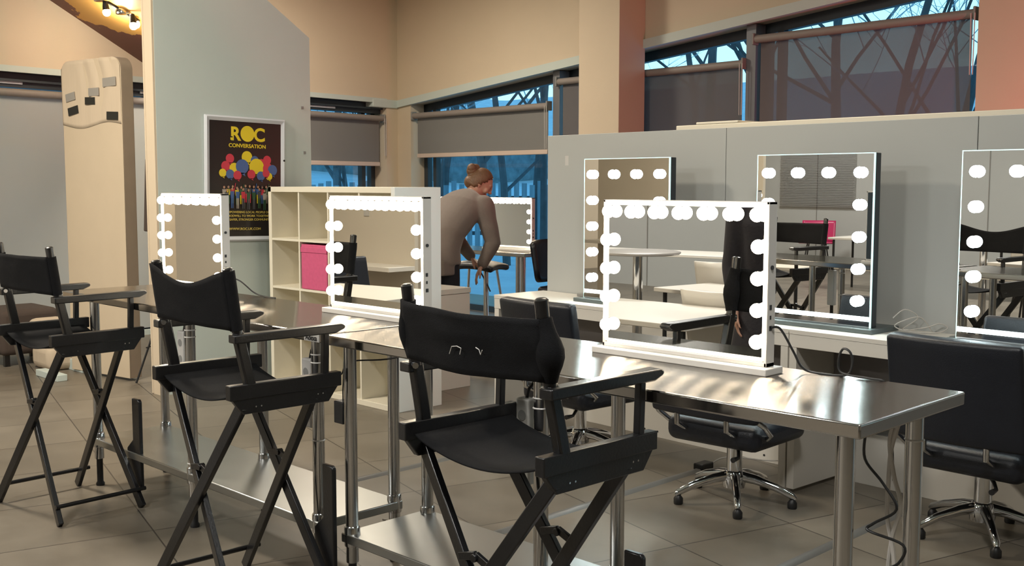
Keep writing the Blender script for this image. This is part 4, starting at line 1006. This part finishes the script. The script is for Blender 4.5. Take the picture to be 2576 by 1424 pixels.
def tree(label,x,y,h,seed,r0=.12,lean=(0,0),spread=1.0,lv=4,tw=1):
    rn=random.Random(seed); z0=terr(x,y)-.1
    t=thing('bare_tree',label,'tree',(x,y,z0),0,'bare frosted trees outside the windows')
    tr=G(); br=G()
    def grow(p,d,L,r,lev):
        pts=[p];rs=[r];n=4
        q=p.copy();dd=d.copy()
        for k in range(n):
            dd=(dd+Vector((rn.uniform(-1,1),rn.uniform(-1,1),rn.uniform(-.4,.6)))*.16).normalized(); q=q+dd*(L/n); pts.append(q.copy()); rs.append(r*(1-.55*(k+1)/n))
        (tr if lev<2 else br).tube(pts,rs,7 if lev<2 else 4,cap=False)
        if lev>=lv: return
        nb=rn.randint(7,9) if lev==0 else rn.randint(3,5)
        for k in range(nb*tw):
            f=rn.uniform(.30,1) if lev else rn.uniform(.22,1); i=min(int(f*n),n-1); b=pts[i].lerp(pts[i+1],f*n-i)
            a=rn.uniform(0,2*PI); out=Vector((math.cos(a),math.sin(a),rn.uniform(-.15,.75)))
            nd=(dd*.75+out*.8*spread).normalized(); grow(b,nd,L*rn.uniform(.42,.66),max(.0045,rs[i]*.42),lev+1)
    grow(Vector((0,0,0)),Vector((lean[0],lean[1],1)).normalized(),h,r0,0)
    tr.build('trunk','bark',t); br.build('branches','frost',t)
spots=[(-12.9,13.6,6.0,.07),(-14.6,14.4,6.5,.08),(-17.0,17.6,7.0,.12),(-10.4,15.0,6.0,.07),(-8.4,13.8,6.4,.07),(-7.4,14.6,6.6,.075),(-6.3,14.2,6.8,.08),(-5.2,14.8,7.0,.08),(-9.6,17.8,8.2,.11),(-12.2,18.6,7.8,.12),(-14.0,20.0,8.4,.13),(-4.4,16.4,7.8,.12),(-19.0,16.6,7.4,.13),(-20.4,14.8,6.4,.11),(-16.6,12.3,5.2,.05),(-17.6,13.6,5.0,.05),(-18.8,12.4,6.4,.10),(-2.6,15.8,7.6,.12),(-22.0,21.0,8,.15),(-8.4,21.0,8.8,.15)]
desc=['slim frosted tree just outside the window by the woman','frosted tree up the slope behind the woman','low frosted tree left of the woman outside','thin bare tree outside behind the square pier','bare tree outside the middle of the pier window','bare tree at the left part of the sheer blind window','thick bare trunk in the sheer blind window, nearest the glass','bare trunk near the right part of the sheer blind window','tall bare trunk farther back in the sheer blind window','tall bare tree beyond the pier window','tall tree far up the slope beyond the woman','wide tall trunk far right in the sheer blind window','tree far back left of the woman','bare tree beyond the narrow short-blind window, left','slim white-frosted sapling right outside the narrow window','slim frosted sapling beside it outside the narrow window','old bare tree behind the saplings outside the narrow window','bare tree at the pink end of the windows outside','bare tree on top of the slope far left outside','highest bare tree far beyond the middle windows']
for i,(x,y,h,r) in enumerate(spots): tree(desc[i],x,y,h,11+i*7,r,spread=1.0,lv=4,tw=1)
t=thing('garden_fence','weathered grey plank fence across the snow slope outside','fence',(-16.6,16.4,terr(-16.6,16.4)),math.radians(45))
for k in range(2): G().box(-9,9,-.03,.03,.35+.75*k,.43+.75*k).build('rail','bark',t)
g=G()
for k in range(108): g.box(-9+k*.166,-9+k*.166+.11,-.06,-.03,-1.2,1.45+.05*math.sin(k*2.3))
g.build('slats','fencewood',t,smooth=False)
